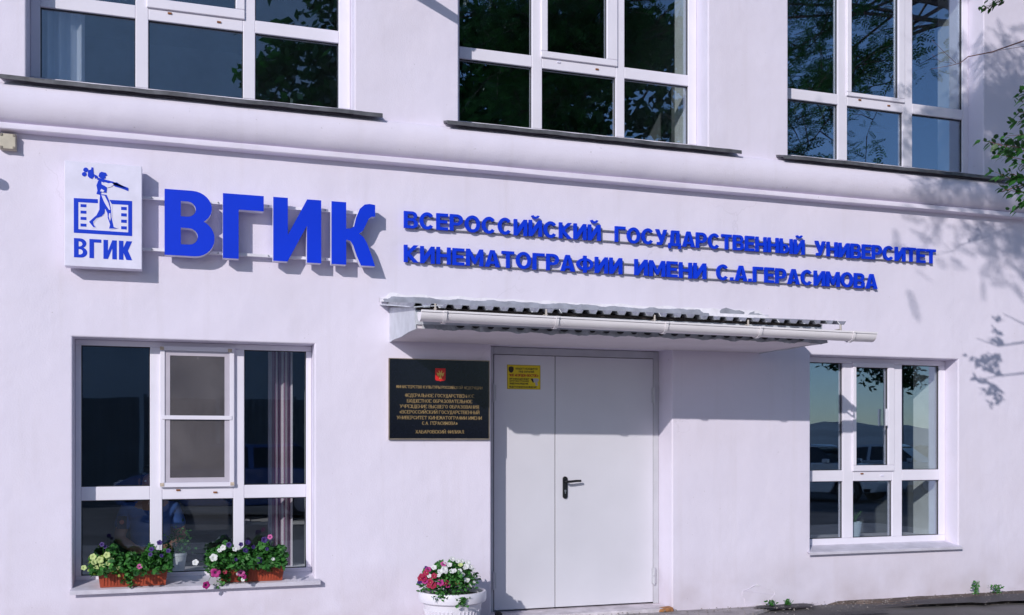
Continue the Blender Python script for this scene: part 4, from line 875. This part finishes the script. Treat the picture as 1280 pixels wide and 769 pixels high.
# wooden wedge under the door and a dark stone
o = MB().add([(3.83, .205, .024), (3.96, .20, .024), (3.96, .12, .024), (3.83, .13, .024), (3.835, .205, .05), (3.955, .20, .062), (3.955, .12, .060), (3.84, .13, .046)], [(3, 2, 1, 0), (4, 5, 6, 7), (0, 1, 5, 4), (1, 2, 6, 5), (2, 3, 7, 6), (3, 0, 4, 7)]).build('wooden_wedge', pm('orange_wood', (.34, .15, .06), .8, var=.4, scale=40), bevel=.003)
for q in o.data.vertices: q.co.y -= .16
tag(o, 'small orange-brown wooden wedge on the step at the right door corner', 'wedge')
bm = bmesh.new(); bmesh.ops.create_icosphere(bm, subdivisions=2, radius=.035); rng = random.Random(2)
for v_ in bm.verts: v_.co *= rng.uniform(.8, 1.1); v_.co.z *= .7
me = bpy.data.meshes.new('stone'); bm.to_mesh(me); bm.free(); me.materials.append(pm('dark_stone', (.04, .035, .035), .9)); o = bpy.data.objects.new('stone', me); COL.objects.link(o); o.location = (2.42, .03, .07); tag(o, 'dark fist-sized stone at the left foot of the door', 'stone')
rng = random.Random(77); mb = MB()
for i in range(900):
    x = rng.uniform(2.2, 10); y = -abs(rng.gauss(0, .25))-.02; s = rng.uniform(.003, .011); z = .030+s*.3
    mb.add([(x+s, y, z), (x, y+s, z), (x-s, y, z), (x, y-s, z), (x, y, z+s*.8)], [(0, 1, 4), (1, 2, 4), (2, 3, 4), (3, 0, 4)])
o = mb.build('gravel', pm('grit', (.24, .21, .20), .95, var=.5, scale=30), kind='stuff', fix=False); tag(o, 'loose grit scattered along the foot of the wall', 'gravel')

# ------------------------------------------------------------------ inside the left window: curtain, desk, chair, guard
def curtain(x0, x1, y, z0, z1, label, mats, seed, stripe):
    n = 90; vs = []; mb = MB(); rows = 8
    for j in range(rows+1):
        for i in range(n+1):
            u = i/n; vs.append((x0+(x1-x0)*u, y+.028*math.sin(u*math.pi*2*(x1-x0)/.075)+.01*math.sin(u*17+seed), z0+(z1-z0)*j/rows))
    mb.add(vs, [(j*(n+1)+i, j*(n+1)+i+1, (j+1)*(n+1)+i+1, (j+1)*(n+1)+i) for j in range(rows) for i in range(n)])
    mb.m = [stripe(i/n) for j in range(rows) for i in range(n)]
    o = mb.build('curtain', mats, smooth=True, fix=False); tag(o, label, 'curtain'); return o
CW = pm('white_curtain', (.62, .58, .64), .9); CM = pm('mauve_curtain', (.25, .12, .20), .9); CPk = pm('pink_curtain', (.42, .27, .36), .9)
st = lambda u: [0, 0, 2, 1, 0, 1, 2, 0, 1, 0, 2, 1, 0][int(u*12.99)]
curtain(.64, .83, .50, .47, 2.19, 'striped white and mauve curtain behind the left ground-floor window', [CW, CM, CPk], 1, st)
curtain(-1.0, -.70, .33, 4.03, 5.95, 'pale blue curtain at the left edge of the upper left window', [pm('blue_curtain', (.80, .84, .92), .9), CM, CPk], 3, lambda u: 0)
DK = thing('desk', 'white office desk behind the left ground-floor window', 'desk', (.4, 1.6, .02)); LAM = pm('desk_laminate', (.58, .56, .60), .4)
MB().box(-.15, 1.25, 1.25, 1.95, .74, .77).build('desktop', LAM, DK, bevel=.004)
for x in (-.12, 1.20): MB().box(x, x+.03, 1.28, 1.92, .02, .74).build('side_panel', LAM, DK)
MB().box(-.09, 1.20, 1.85, 1.87, .30, .74).build('modesty_panel', LAM, DK)
o = MB().box(.86, 1.14, 1.40, 1.62, .772, .80).build('telephone', BLACK, bevel=.01); tag(o, 'black telephone on the desk behind the window', 'telephone')
o = MB().box(.25, .55, 1.35, 1.56, .772, .782).build('paper_stack', WHITE); tag(o, 'stack of paper on the desk behind the window', 'paper')
CH = thing('office_chair', 'dark office chair with rounded back behind the left window', 'chair', (.15, .98, .02)); CF = pm('dark_upholstery', (.03, .03, .04), .85)
mb = MB(); mb.prism([[(-.07, .62), (-.09, .90), (-.06, .98), (.05, 1.01), (.30, 1.0), (.38, .95), (.41, .86), (.40, .62)]], .92, .98); mb.build('backrest', CF, CH, bevel=.02)
MB().box(-.06, .39, 1.0, 1.42, .47, .54).build('seat', CF, CH, bevel=.02)
MB().tube([(.16, 1.2, .08), (.16, 1.2, .47)], .028, 10).build('gas_lift', STEEL, CH)
for k in range(5):
    t = 2*math.pi*k/5+.3; MB().tube([(.16, 1.2, .12), (.16+.28*math.cos(t), 1.2+.28*math.sin(t), .07)], [.02, .014], 8).build('leg', BLACK, CH)

def skin_body(name, V_, E_, Rr, mat, parent, root=0, sub=1):
    me = bpy.data.meshes.new(name); off = worldloc(parent); me.from_pydata([Vector(v)-off for v in V_], E_, []); me.materials.append(mat)
    o = bpy.data.objects.new(name, me); COL.objects.link(o); o.parent = parent
    sk = o.modifiers.new('skin', 'SKIN'); sk.use_smooth_shade = True
    for i, r_ in enumerate(Rr):
        sv = me.skin_vertices[0].data[i]; sv.radius = r_ if isinstance(r_, tuple) else (r_, r_); sv.use_root = (i == root)
    ss = o.modifiers.new('sub', 'SUBSURF'); ss.levels = sub; ss.render_levels = sub+1; return o
GX, GYY = at(188, 602, .85)[0], .85
PR = thing('person', 'seated person in light blue uniform shirt with sleeve patch behind the left window', 'person', (GX, GYY, .02))
SKN = pm('skin', (.36, .19, .13), .6, var=.05); SHI = pm('blue_shirt', (.05, .115, .36), .85, var=.06, scale=10, bump=.3, bscale=25); HAIR = pm('dark_hair', (.015, .012, .012), .7); NAVY = pm('navy_trousers', (.02, .025, .06), .9)
def g3(dx, dy, z): return (GX+dx, GYY+dy, z)
# pelvis .50, chest, neck, head; arms towards the desk (right), thighs towards the room
V_ = [g3(0, 0, .52), g3(0, 0, .66), g3(0, 0, .82), g3(0, -.01, .93), g3(0, -.01, 1.03), g3(0, -.02, 1.09), g3(0, -.03, 1.155), g3(0, -.02, 1.22),
      g3(-.17, -.01, .93), g3(-.235, -.06, .70), g3(-.10, -.20, .62), g3(-.03, -.24, .62), g3(.17, -.01, .93), g3(.24, .02, .70), g3(.16, -.16, .63), g3(.10, -.20, .63),
      g3(-.10, .0, .50), g3(-.11, .42, .50), g3(-.11, .44, .10), g3(-.11, .36, .06), g3(.10, .0, .50), g3(.12, .42, .50), g3(.12, .44, .10), g3(.12, .36, .06), g3(0, -.125, 1.125)]
E_ = [(0, 1), (1, 2), (2, 3), (3, 4), (4, 5), (5, 6), (6, 7), (3, 8), (8, 9), (9, 10), (10, 11), (3, 12), (12, 13), (13, 14), (14, 15), (0, 16), (16, 17), (17, 18), (18, 19), (0, 20), (20, 21), (21, 22), (22, 23), (6, 24)]
Rr = [(.15, .11), (.14, .105), (.16, .11), (.12, .09), (.055, .055), (.07, .075), (.078, .095), (.068, .08), .06, .048, .035, .028, .06, .048, .035, .028, .09, .07, .05, .045, .09, .07, .05, .045, .016]
hand = [(11, [(.03, -.005, .0), (.06, -.01, -.01)]), ]
for (root_, sx_) in ((11, 1), (15, -1)):
    bx_ = V_[root_]; V_.append((bx_[0]+sx_*.045, bx_[1]-.01, bx_[2]-.002)); palm = len(V_)-1; E_.append((root_, palm)); Rr.append((.034, .016))
    for k, (ln, oy) in enumerate(((.055, -.028), (.068, -.010), (.064, .008), (.050, .024))):
        V_.append((bx_[0]+sx_*.088, bx_[1]-.01+oy, bx_[2])); V_.append((bx_[0]+sx_*(.088+ln*.5), bx_[1]-.01+oy*1.1, bx_[2]-.012)); V_.append((bx_[0]+sx_*(.088+ln*.85), bx_[1]-.01+oy*1.1, bx_[2]-.032))
        i_ = len(V_); E_ += [(palm, i_-3), (i_-3, i_-2), (i_-2, i_-1)]; Rr += [.009, .0085, .0075]
    V_.append((bx_[0]+sx_*.04, bx_[1]-.048, bx_[2]-.004)); V_.append((bx_[0]+sx_*.075, bx_[1]-.062, bx_[2]-.012)); i_ = len(V_); E_ += [(palm, i_-2), (i_-2, i_-1)]; Rr += [.011, .009]
skin_body('body', V_, E_, Rr, SKN, PR)
VS = [V_[0], V_[1], V_[2], V_[3], g3(0, -.01, .985), V_[8], g3(-.222, -.045, .76), V_[12], g3(.225, .01, .76)]
skin_body('shirt', VS, [(0, 1), (1, 2), (2, 3), (3, 4), (3, 5), (5, 6), (3, 7), (7, 8)], [(.165, .125), (.158, .12), (.178, .125), (.14, .105), (.068, .068), .074, .070, .074, .070], SHI, PR)
VT = [V_[0], V_[16], V_[17], g3(-.11, .44, .14), V_[20], V_[21], g3(.12, .44, .14)]
skin_body('trousers', VT, [(0, 1), (1, 2), (2, 3), (0, 4), (4, 5), (5, 6)], [(.16, .12), .10, .082, .065, .10, .082, .065], NAVY, PR)
skin_body('hair', [g3(0, .03, 1.13), g3(0, .015, 1.20), g3(0, -.02, 1.245), g3(0, -.06, 1.238)], [(0, 1), (1, 2), (2, 3)], [(.072, .06), (.082, .085), (.075, .05), (.05, .02)], HAIR, PR)
for s in (-1, 1):
    MB().lathe([(.002, -.011), (.010, -.006), (.012, 0), (.010, .006), (.002, .011)], 10, g3(s*.03, -.105, 1.155)).build('eye', WHITE, PR, smooth=True)
    MB().lathe([(.002, -.03), (.014, -.018), (.018, 0), (.016, .02), (.003, .03)], 10, g3(s*.083, -.02, 1.145), sx=.5).build('ear', SKN, PR, smooth=True)
MB().tube([g3(-.024, -.118, 1.095), g3(0, -.124, 1.093), g3(.024, -.118, 1.095)], .006, 6).build('mouth', pm('lips', (.30, .10, .09), .6), PR)
PTc = MB(); xx, zz = GX-.275, .83; PTc.prism([[(xx+.03, zz-.045), (xx+.10, zz-.05), (xx+.105, zz+.05), (xx+.035, zz+.055)]], GYY-.125, GYY-.118); PTc.build('sleeve_patch', pm('navy_patch', (.02, .02, .05), .9), PR)
MB().prism([ell(xx+.067, zz+.005, .018, .018, 0, 360, 10)[:-1]], GYY-.128, GYY-.1255).build('patch_emblem', pm('patch_orange', (.45, .12, .08), .9), PR)
SCH = thing('office_chair', 'dark swivel chair under the seated guard behind the left window', 'chair', (GX, GYY, .02))
MB().box(GX-.24, GX+.24, GYY-.16, GYY+.30, .34, .405).build('seat', CF, SCH, bevel=.02)
MB().tube([(GX, GYY+.05, .08), (GX, GYY+.05, .34)], .028, 10).build('gas_lift', STEEL, SCH)
for k in range(5):
    t = 2*math.pi*k/5+.8; MB().tube([(GX, GYY+.05, .12), (GX+.27*math.cos(t), GYY+.05+.27*math.sin(t), .06)], [.02, .014], 8).build('leg', BLACK, SCH)

# ------------------------------------------------------------------ street tree at the right (low branches enter the frame, its crown shades the wall)
BARK = pm('bark', (.10, .075, .06), .95, var=.4, scale=18, bump=1, bscale=30)
TLEAF = leaf_material('tree_leaf', (.010, .06, .010), (.040, .165, .028), .3)
def tree_skeleton(rng, base, h, spread, nl):
    limbs = []
    for i in range(nl):
        a = 2*math.pi*i/nl+rng.uniform(-.4, .4); z0 = base[2]+h*rng.uniform(.32, .55); L_ = spread*rng.uniform(.7, 1.05)
        p0 = Vector((base[0], base[1], z0)); p3 = p0+Vector((math.cos(a)*L_, math.sin(a)*L_, h*rng.uniform(.12, .42))); mid = p0.lerp(p3, .5)+Vector((rng.uniform(-.3, .3), rng.uniform(-.3, .3), .25)); limbs.append([p0, mid, p3])
    limbs.append([Vector(base)+Vector((0, 0, h*.6)), Vector(base)+Vector((.2, .1, h*.8)), Vector(base)+Vector((.1, 0, h*.97))]); return limbs
def pinnate(mb, p, d, n, L_, rng, k=6):
    "compound leaf: paired leaflets along a rachis"
    d = d.normalized(); a = d.cross(n)
    if a.length < .05: return
    a.normalize(); n = a.cross(d)
    w_ = .0015; mb.add([p-a*w_, p+a*w_, p+d*L_+a*w_*.5-n*L_*.10, p+d*L_-a*w_*.5-n*L_*.10], [(0, 1, 2, 3)])
    for i in range(k):
        f = .18+.74*i/(k-1); q = p+d*L_*f-n*L_*.10*f*f; l = L_*.27*(1-.35*abs(f-.5))
        for s in (-1, 1):
            e = (a*s+d*.55+n*rng.uniform(-.25, .1)).normalized()*l; g_ = d*l*.24
            mb.add([q, q+e*.4+g_, q+e*.8+g_*.7, q+e, q+e*.75-g_*.7, q+e*.35-g_], [(0, 1, 2, 3, 4, 5)])
    q = p+d*L_-n*L_*.1; e = d*L_*.25; g_ = a*L_*.06; mb.add([q, q+e*.4+g_, q+e, q+e*.4-g_], [(0, 1, 2, 3)])
rng = random.Random(14)
TR = thing('street_tree', 'leafy ash-like street tree at the right whose low branches hang into view', 'tree', (11.8, -4.4, 0))
MB().tube([(11.8, -4.4, -.1), (11.78, -4.4, .2), (11.75, -4.35, 1.6), (11.75, -4.3, 3.0), (11.7, -4.2, 4.4), (11.5, -4.15, 6.2), (11.0, -4.15, 8.1)], [.28, .22, .19, .17, .15, .10, .03], 12).build('trunk', BARK, TR, smooth=True)
LF = MB(); BR = MB(); SP = MB()
def sprays(p0, p1, cnt, LL, sag=.3):
    for i in range(cnt):
        f = rng.random(); p = p0.lerp(p1, f)+Vector((rng.gauss(0, .16), rng.gauss(0, .16), rng.gauss(0, .12)))
        d = Vector((rng.gauss(0, 1), rng.gauss(0, 1), rng.gauss(-.15, .45))); n = Vector((rng.gauss(0, .5), rng.gauss(0, .5), 1)).normalized(); pinnate(LF, p, d, n, rng.uniform(*LL), rng, 5)
limbs = []
# limbs reach out over the yard: (tip, where leaves begin along the limb, twigs, leaves per twig)
for (tx, ty, tz, f0, nt_, nl) in ((3.7, -3.9, 6.1, .80, 22, 26), (4.0, -3.5, 6.6, .80, 22, 26), (3.4, -3.9, 6.8, .82, 22, 26), (4.4, -3.4, 6.0, .80, 20, 26), (4.1, -4.1, 5.7, .84, 20, 26), (4.8, -3.7, 6.4, .82, 18, 24), (7.3, -5.2, 5.9, .45, 16, 26), (7.5, -4.2, 6.6, .40, 18, 26), (7.4, -3.4, 7.4, .4, 16, 24), (7.2, -4.8, 7.9, .4, 16, 24), (8.0, -5.4, 5.5, .45, 14, 24),
                                (7.9, -3.2, 6.0, .45, 16, 24), (8.3, -4.4, 5.3, .55, 14, 24), (9.4, -6.4, 7.6, .5, 8, 16), (11.5, -6.8, 6.9, .4, 8, 16), (13.4, -5.4, 7.0, .4, 8, 16), (13.6, -3.2, 7.2, .4, 8, 16), (11.6, -1.8, 7.6, .4, 8, 16), (11.0, -4.2, 9.4, .3, 12, 18), (12.2, -4.6, 8.6, .3, 8, 16)):
    p2 = Vector((tx, ty, tz)); p0 = Vector((11.0, -4.15, rng.uniform(7.7, 8.5))); p1 = p0.lerp(p2, .5)+Vector((rng.uniform(-.2, .2), rng.uniform(-.3, .3), rng.uniform(.1, .6))); BR.tube([p0, p0.lerp(p1, .5)+Vector((0, 0, .12)), p1, p2], [.034, .022, .014, .005], 7)
    for k in range(nt_):
        f = f0+(1-f0)*k/(nt_-1); q0 = (p0.lerp(p1, f*2) if f < .5 else p1.lerp(p2, f*2-1)); dd = Vector((rng.gauss(-.3, .8), rng.gauss(0, .8), rng.gauss(.0, .45))).normalized(); q1 = q0+dd*rng.uniform(.4, .95)
        BR.tube([q0, (q0+q1)/2+Vector((0, 0, .04)), q1], [.012, .008, .003], 5); sprays(q0, q1, nl, (.13, .25))
BR.build('limbs', BARK, TR, smooth=True)
LF.build('crown', TLEAF, TR, kind='stuff', fix=False)
# low branch in view
low = MB(); LV = MB()
def P3(px, py, y): X, Z = at(px, py, y); return Vector((X, y, Z))
def branch(pts, r0, r1): n = len(pts); low.tube(pts, [r0+(r1-r0)*i/(n-1) for i in range(n)], 6)
hub = Vector((8.0, -2.9, 4.0)); 
BRD = pm('young_bark', (.16, .07, .06), .8)
branch([Vector((11.7, -4.2, 4.4)), Vector((9.6, -3.6, 4.5)), hub], .035, .016)
branch([hub, P3(1330, 170, -2.1), P3(1275, 190, -2.0), P3(1240, 178, -1.98)], .012, .003)
branch([hub, P3(1320, 215, -2.15), P3(1278, 232, -2.05), P3(1250, 240, -2.02)], .010, .003)
branch([hub, P3(1320, 130, -2.15), P3(1285, 128, -2.05)], .010, .003)
branch([hub, P3(1330, 35, -1.75), P3(1280, 51, -1.7), P3(1240, 65, -1.7), P3(1210, 71, -1.7), P3(1200, 79, -1.7), P3(1188, 82, -1.7), P3(1164, 86.5, -1.7)], .007, .0010)
branch([P3(1195, 79, -1.7), P3(1180, 65, -1.68), P3(1165, 50, -1.66)], .0018, .0008); branch([P3(1190, 79, -1.7), P3(1175, 77, -1.72), P3(1165, 68, -1.74)], .0014, .0007); branch([P3(1280, 58, -1.7), P3(1250, 63, -1.68), P3(1235, 68, -1.66)], .0018, .0009)
low.tube([P3(1300, -30, -1.8), P3(1262, -4, -1.8), P3(1240, 6, -1.8), P3(1228, 9, -1.8)], [.004, .003, .002, .0015], 5)
low.build('low_branch', BRD, TR, smooth=True)
def leafy(px0, py0, px1, py1, y, n, sz):
    "leaves in pairs along a twig seen in the photo, flat and close together"
    a, b = P3(px0, py0, y-.2), P3(px1, py1, y-.17); d = (b-a).normalized(); low2.tube([a, b], [.0028, .001], 5)
    for i in range(n):
        f = i/(n-1); q = a.lerp(b, f)
        for s in (-1, 1):
            for k_ in range(2):
                side = Vector((rng.gauss(0, .25), -.5*s+rng.gauss(0, .5), s*.65+rng.gauss(0, .3))); e = (d*rng.uniform(.5, 1.0)+side).normalized(); l = sz*rng.uniform(.75, 1.15)*(1-.25*f)
                n_ = Vector((rng.gauss(0, .35), -.35+rng.gauss(0, .35), 1)).normalized(); g_ = e.cross(n_).normalized()*l*.30; dn = n_*l*.10; q2 = q+Vector((rng.gauss(0, .01), rng.gauss(0, .02), rng.gauss(0, .008)))
                LV.add([q2, q2+e*l*.3+g_-dn*.2, q2+e*l*.7+g_*.8-dn*.3, q2+e*l-dn*1.6, q2+e*l*.7-g_*.8-dn*.3, q2+e*l*.3-g_-dn*.2, q2+e*l*.5], [(0, 1, 6), (1, 2, 6), (2, 3, 6), (3, 4, 6), (4, 5, 6), (5, 0, 6)])
low2 = MB()
for args in ((1282, 186, 1228, 176, -2.0, 8, .060), (1282, 200, 1245, 193, -2.0, 6, .060), (1284, 180, 1250, 188, -1.98, 6, .055), (1286, 150, 1268, 153, -2.0, 4, .055), (1286, 140, 1272, 141, -2.05, 3, .05), (1286, 128, 1276, 126, -2.05, 3, .05), (1286, 168, 1258, 170, -2.05, 4, .05),
             (1284, 232, 1244, 215, -2.0, 7, .058), (1284, 225, 1262, 216, -2.05, 5, .055), (1284, 242, 1252, 236, -2.0, 6, .056), (1284, 250, 1268, 262, -2.0, 4, .05), (1286, 115, 1276, 114, -2.0, 3, .05), (1286, 208, 1272, 205, -2.0, 3, .055)):
    leafy(*args[:5], args[5], args[6]*1.15)
for (a, b, c_, d_) in ((1252, 2, 1240, -2), (1250, 5, 1236, 8), (1242, 8, 1226, 11)): leafy(a, b, c_, d_, -1.8, 3, .05)
# leafage beyond the frame that dapples the wall
for k in range(26):
    p = Vector((rng.uniform(6.2, 8.4), rng.uniform(-2.9, -1.7), rng.uniform(3.4, 5.2)))
    if p.x < 6.9 and p.z > 3.1 and p.y > -3:  p.x += 1.0
    q = p+Vector((rng.uniform(-.5, .3), rng.uniform(-.2, .2), rng.uniform(-.25, .15)))
    low2.tube([p, q], [.003, .0015], 4)
    for j in range(7): pinnate(LV, p.lerp(q, j/6), Vector((rng.gauss(-.4, .8), rng.gauss(0, .8), rng.gauss(0, .3))), Vector((rng.gauss(0, .3), rng.gauss(0, .3), 1)), rng.uniform(.14, .24), rng, 5)
low2.build('twigs', BRD, TR, smooth=True)
LV.build('low_leaves', TLEAF, TR, kind='stuff', fix=False)

# ------------------------------------------------------------------ behind the camera (mirrored in the panes, lights the wall)
def far_tree(rng, h, rad, nleaf, ls):
    T = bpy.data.objects.new('park_tree', None); COL.objects.link(T)
    MB().tube([(0, 0, -.2), (0, 0, .3), (.1, 0, h*.35), (0, .1, h*.7), (0, 0, h*.92)], [.42, .32, .24, .14, .03], 10).build('trunk', BARK, T, smooth=True)
    lim = tree_skeleton(rng, (0, 0, 0), h, rad*.8, 9); b = MB()
    for l in lim: b.tube(l, [.13, .08, .025], 6)
    b.build('limbs', BARK, T, smooth=True)
    cl = []
    for l in lim:
        for k in range(7): f = .35+.65*k/6; q = l[0].lerp(l[1], f*2) if f < .5 else l[1].lerp(l[2], f*2-1); cl.append((q+Vector((rng.gauss(0, rad*.17), rng.gauss(0, rad*.17), rng.gauss(0, h*.05))), rng.uniform(.45, 1.0)))
    for k in range(26):
        a = rng.uniform(0, 6.28); v = rng.uniform(-.7, 1); cl.append((Vector((rad*.8*math.cos(a)*math.sqrt(1-v*v*.9), rad*.8*math.sin(a)*math.sqrt(1-v*v*.9), h*.62+v*h*.34)), rng.uniform(.5, 1.1)))
    f = MB()
    for i in range(nleaf):
        c_, r_ = cl[rng.randrange(len(cl))]; p = c_+Vector((rng.gauss(0, 1), rng.gauss(0, 1), rng.gauss(0, .7)))*r_*.55; s = ls*rng.uniform(.6, 1.3)
        u = Vector((rng.gauss(0, 1), rng.gauss(0, 1), rng.gauss(0, .6))).normalized(); v_ = u.orthogonal().normalized()*.5
        f.add([p-u*s, p+v_*s, p+u*s, p-v_*s], [(0, 1, 2, 3)])
    f.build('crown', TLEAF, T, kind='stuff', fix=False); return T
ft = far_tree(random.Random(3), 15.5, 4.6, 11000, .20)
spots = [(5.2, -24, 0, 1.0, 'tall tree opposite the upper left window'), (8.2, -23, 1.3, 1.05, 'tall tree opposite the door'), (13.5, -25, 2.4, 1.1, 'tallest tree opposite the middle windows'), (24.1, -22, 4.0, .60, 'lower tree beside the car park'), (18.5, -34, 5.0, .8, 'tree behind the car park seen between two others')]
for i, (x, y, a, s, lb) in enumerate(spots):
    o = ft if i == 0 else copy_tree(ft); o.location = (x, y, 0); o.rotation_euler.z = a; o.scale = (s, s, s); tag(o, lb, 'tree', 'trees across the yard')
# block across the yard
OB = thing('apartment_block', 'plain grey windowless end wall of a block across the yard', 'building', (-6, -44, 0)); OW = pm('grey_render', (.68, .70, .74), .9, var=.08, scale=.5)
MB().box(-16, 9.5, -56, -44, 0, 27).build('wall', OW, OB); MB().box(-16.3, 9.8, -56.3, -43.7, 27, 27.4).build('roof', METAL_DARK, OB)
FN = thing('metal_fence', 'dark ribbed metal fence across the yard', 'fence', (-2.2, -21, 0)); FM = pm('dark_fence_metal', (.13, .15, .165), .6, .1, var=.2, scale=2)
for k in range(7):
    x = -9+2.0*k; p_ = MB(); P = []
    for q in range(20): P += [(x+.04+q*.095, -21.03 if q % 2 else -21.0)]*1
    n = len(P); p_.add([(a, b, z) for z in (.15, 2.7) for a, b in P], [(i, i+1, n+i+1, n+i) for i in range(n-1)]); o = p_.build('fence_panel', FM, FN, fix=False); o.modifiers.new('sol', 'SOLIDIFY').thickness = .006
    MB().box(x-.04, x+.04, -21.12, -21.04, 0, 2.8).build('post', FM, FN)
# parked cars
def car(colr, name, s=1):
    T = bpy.data.objects.new('parked_car', None); COL.objects.link(T); P = pm('car_paint_'+name, colr, .25, .2, coat=1, var=0); GL = pm('car_glass', (.02, .025, .03), .05)
    b = [(-2.15, .32), (-2.2, .55), (-2.12, .82), (-1.7, .92), (-1.1, .98), (1.1, .96), (1.85, .84), (2.15, .68), (2.2, .45), (2.12, .28), (1.75, .26)]+[(1.35+.36*math.cos(R(t)), .30+.36*math.sin(R(t))) for t in range(10, 175, 20)]+[(.9, .24), (-.9, .24)]+[(-1.35+.36*math.cos(R(t)), .30+.36*math.sin(R(t))) for t in range(10, 175, 20)]
    MB().prism([b], -.86, .86).build('body', P, T, bevel=.07, seg=3)
    def loft(z0, z1, xa0, xb0, xa1, xb1, w0_, w1_, mat, nm):
        MB().add([(xa0, -w0_, z0), (xb0, -w0_, z0), (xb0, w0_, z0), (xa0, w0_, z0), (xa1, -w1_, z1), (xb1, -w1_, z1), (xb1, w1_, z1), (xa1, w1_, z1)], [(0, 1, 2, 3), (4, 7, 6, 5), (0, 4, 5, 1), (1, 5, 6, 2), (2, 6, 7, 3), (3, 7, 4, 0)]).build(nm, mat, T, bevel=.04, seg=2)
    loft(.93, 1.38, -1.75, 1.05, -1.35, .45, .79, .64, GL, 'greenhouse'); loft(1.365, 1.44, -1.38, .5, -1.2, .3, .655, .58, P, 'roof')
    for sy in (-1, 1):
        for x in (-.35, ): 
            pl_ = MB(); pl_.add([(x-.05, sy*.80, .95), (x+.05, sy*.80, .95), (x+.05, sy*.652, 1.38), (x-.05, sy*.652, 1.38), (x-.05, sy*.77, .95), (x+.05, sy*.77, .95), (x+.05, sy*.62, 1.38), (x-.05, sy*.62, 1.38)], [(0, 1, 2, 3), (7, 6, 5, 4), (0, 4, 5, 1), (1, 5, 6, 2), (2, 6, 7, 3), (3, 7, 4, 0)]); pl_.build('pillar', P, T)
        MB().box(2.06, 2.17, sy*.45 if sy > 0 else -.78, .78 if sy > 0 else sy*.45, .58, .72).build('headlight', WHITE, T, bevel=.02)
        MB().box(-2.19, -2.1, sy*.5 if sy > 0 else -.8, .8 if sy > 0 else sy*.5, .62, .80).build('tail_light', RED, T, bevel=.02)
        MB().box(.75, .9, min(sy*.86, sy*1.0), max(sy*.86, sy*1.0), .95, 1.07).build('mirror', P, T, bevel=.03)
        for x in (-1.35, 1.35):
            wl = MB(); wl.tube([(x, sy*.66, .31), (x, sy*.87, .31)], .31, 20); W_ = wl.build('wheel', BLACK, T, bevel=.03)
            MB().tube([(x, sy*.865, .31), (x, sy*.885, .31)], .19, 14).build('rim', STEEL, W_)
    MB().box(2.10, 2.215, -.26, .26, .40, .50).build('number_plate', WHITE, T); return T
cw = car((.72, .73, .76), 'white'); cs = car((.50, .53, .57), 'silver'); cb = car((.05, .12, .35), 'blue'); cd = car((.03, .03, .035), 'black')
cars = [(cb, (.9, -13.0, 90+90, 'blue car parked across from the left window')), (cw, (15.6, -14.4, 62, 'white car nearest the right window in the car park')), (cs, (19.6, -16.4, 55, 'silver car second in the car park row')), (cd, (24.2, -18.5, 58, 'black car third in the car park row')),
        (cw, (27.6, -21.5, 58, 'white car fourth in the car park row')), (cs, (31, -26.0, 15, 'silver car fifth in the car park row')), (cd, (24.0, -29.0, -10, 'black car in the back row of the car park')), (cw, (36.5, -30, 10, 'white car far in the car park'))]
used = set()
for proto, (x, y, a, lb) in cars:
    o = copy_tree(proto) if proto in used else proto; used.add(proto); o.location = (x, y, 0); o.rotation_euler.z = R(a); tag(o, lb, 'car', 'cars in the yard')
# lamp posts
LPm = pm('grey_post', (.25, .25, .26), .6)
LP0 = bpy.data.objects.new('street_lamp', None); COL.objects.link(LP0)
MB().tube([(0, 0, 0), (0, 0, 1.2), (0, 0, 8)], [.12, .08, .05], 10).build('post', LPm, LP0)
for s in (-1, 1):
    MB().tube([(0, 0, 7.8), (s*.6, 0, 8.3), (s*1.5, 0, 8.5)], .03, 6).build('arm', LPm, LP0); MB().box(min(s*1.4, s*2.1), max(s*1.4, s*2.1), -.14, .14, 8.44, 8.56).build('lamp_head', LPm, LP0, bevel=.04)
for i, (x, y, lb) in enumerate(((30.5, -38, 'double-armed street lamp left in the car park'), (38.5, -39, 'double-armed street lamp right in the car park'), (52, -48, 'far double-armed street lamp beyond the car park'))):
    o = LP0 if i == 0 else copy_tree(LP0); o.location = (x, y, 0); o.rotation_euler.z = .5; tag(o, lb, 'street lamp', 'street lamps in the car park')
# far hills, with blue distance haze put into their colour
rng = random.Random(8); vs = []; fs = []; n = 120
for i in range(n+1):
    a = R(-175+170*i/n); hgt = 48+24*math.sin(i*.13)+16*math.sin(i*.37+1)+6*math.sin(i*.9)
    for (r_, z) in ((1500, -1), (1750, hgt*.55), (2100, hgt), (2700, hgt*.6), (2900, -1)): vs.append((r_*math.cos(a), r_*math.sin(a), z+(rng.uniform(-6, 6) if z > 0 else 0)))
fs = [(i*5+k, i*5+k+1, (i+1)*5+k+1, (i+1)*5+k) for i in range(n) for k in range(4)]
struct(MB().add(vs, fs).build('hills', pm('hazy_blue_hills', (.15, .20, .24), .95, var=.2, scale=.01), smooth=True))
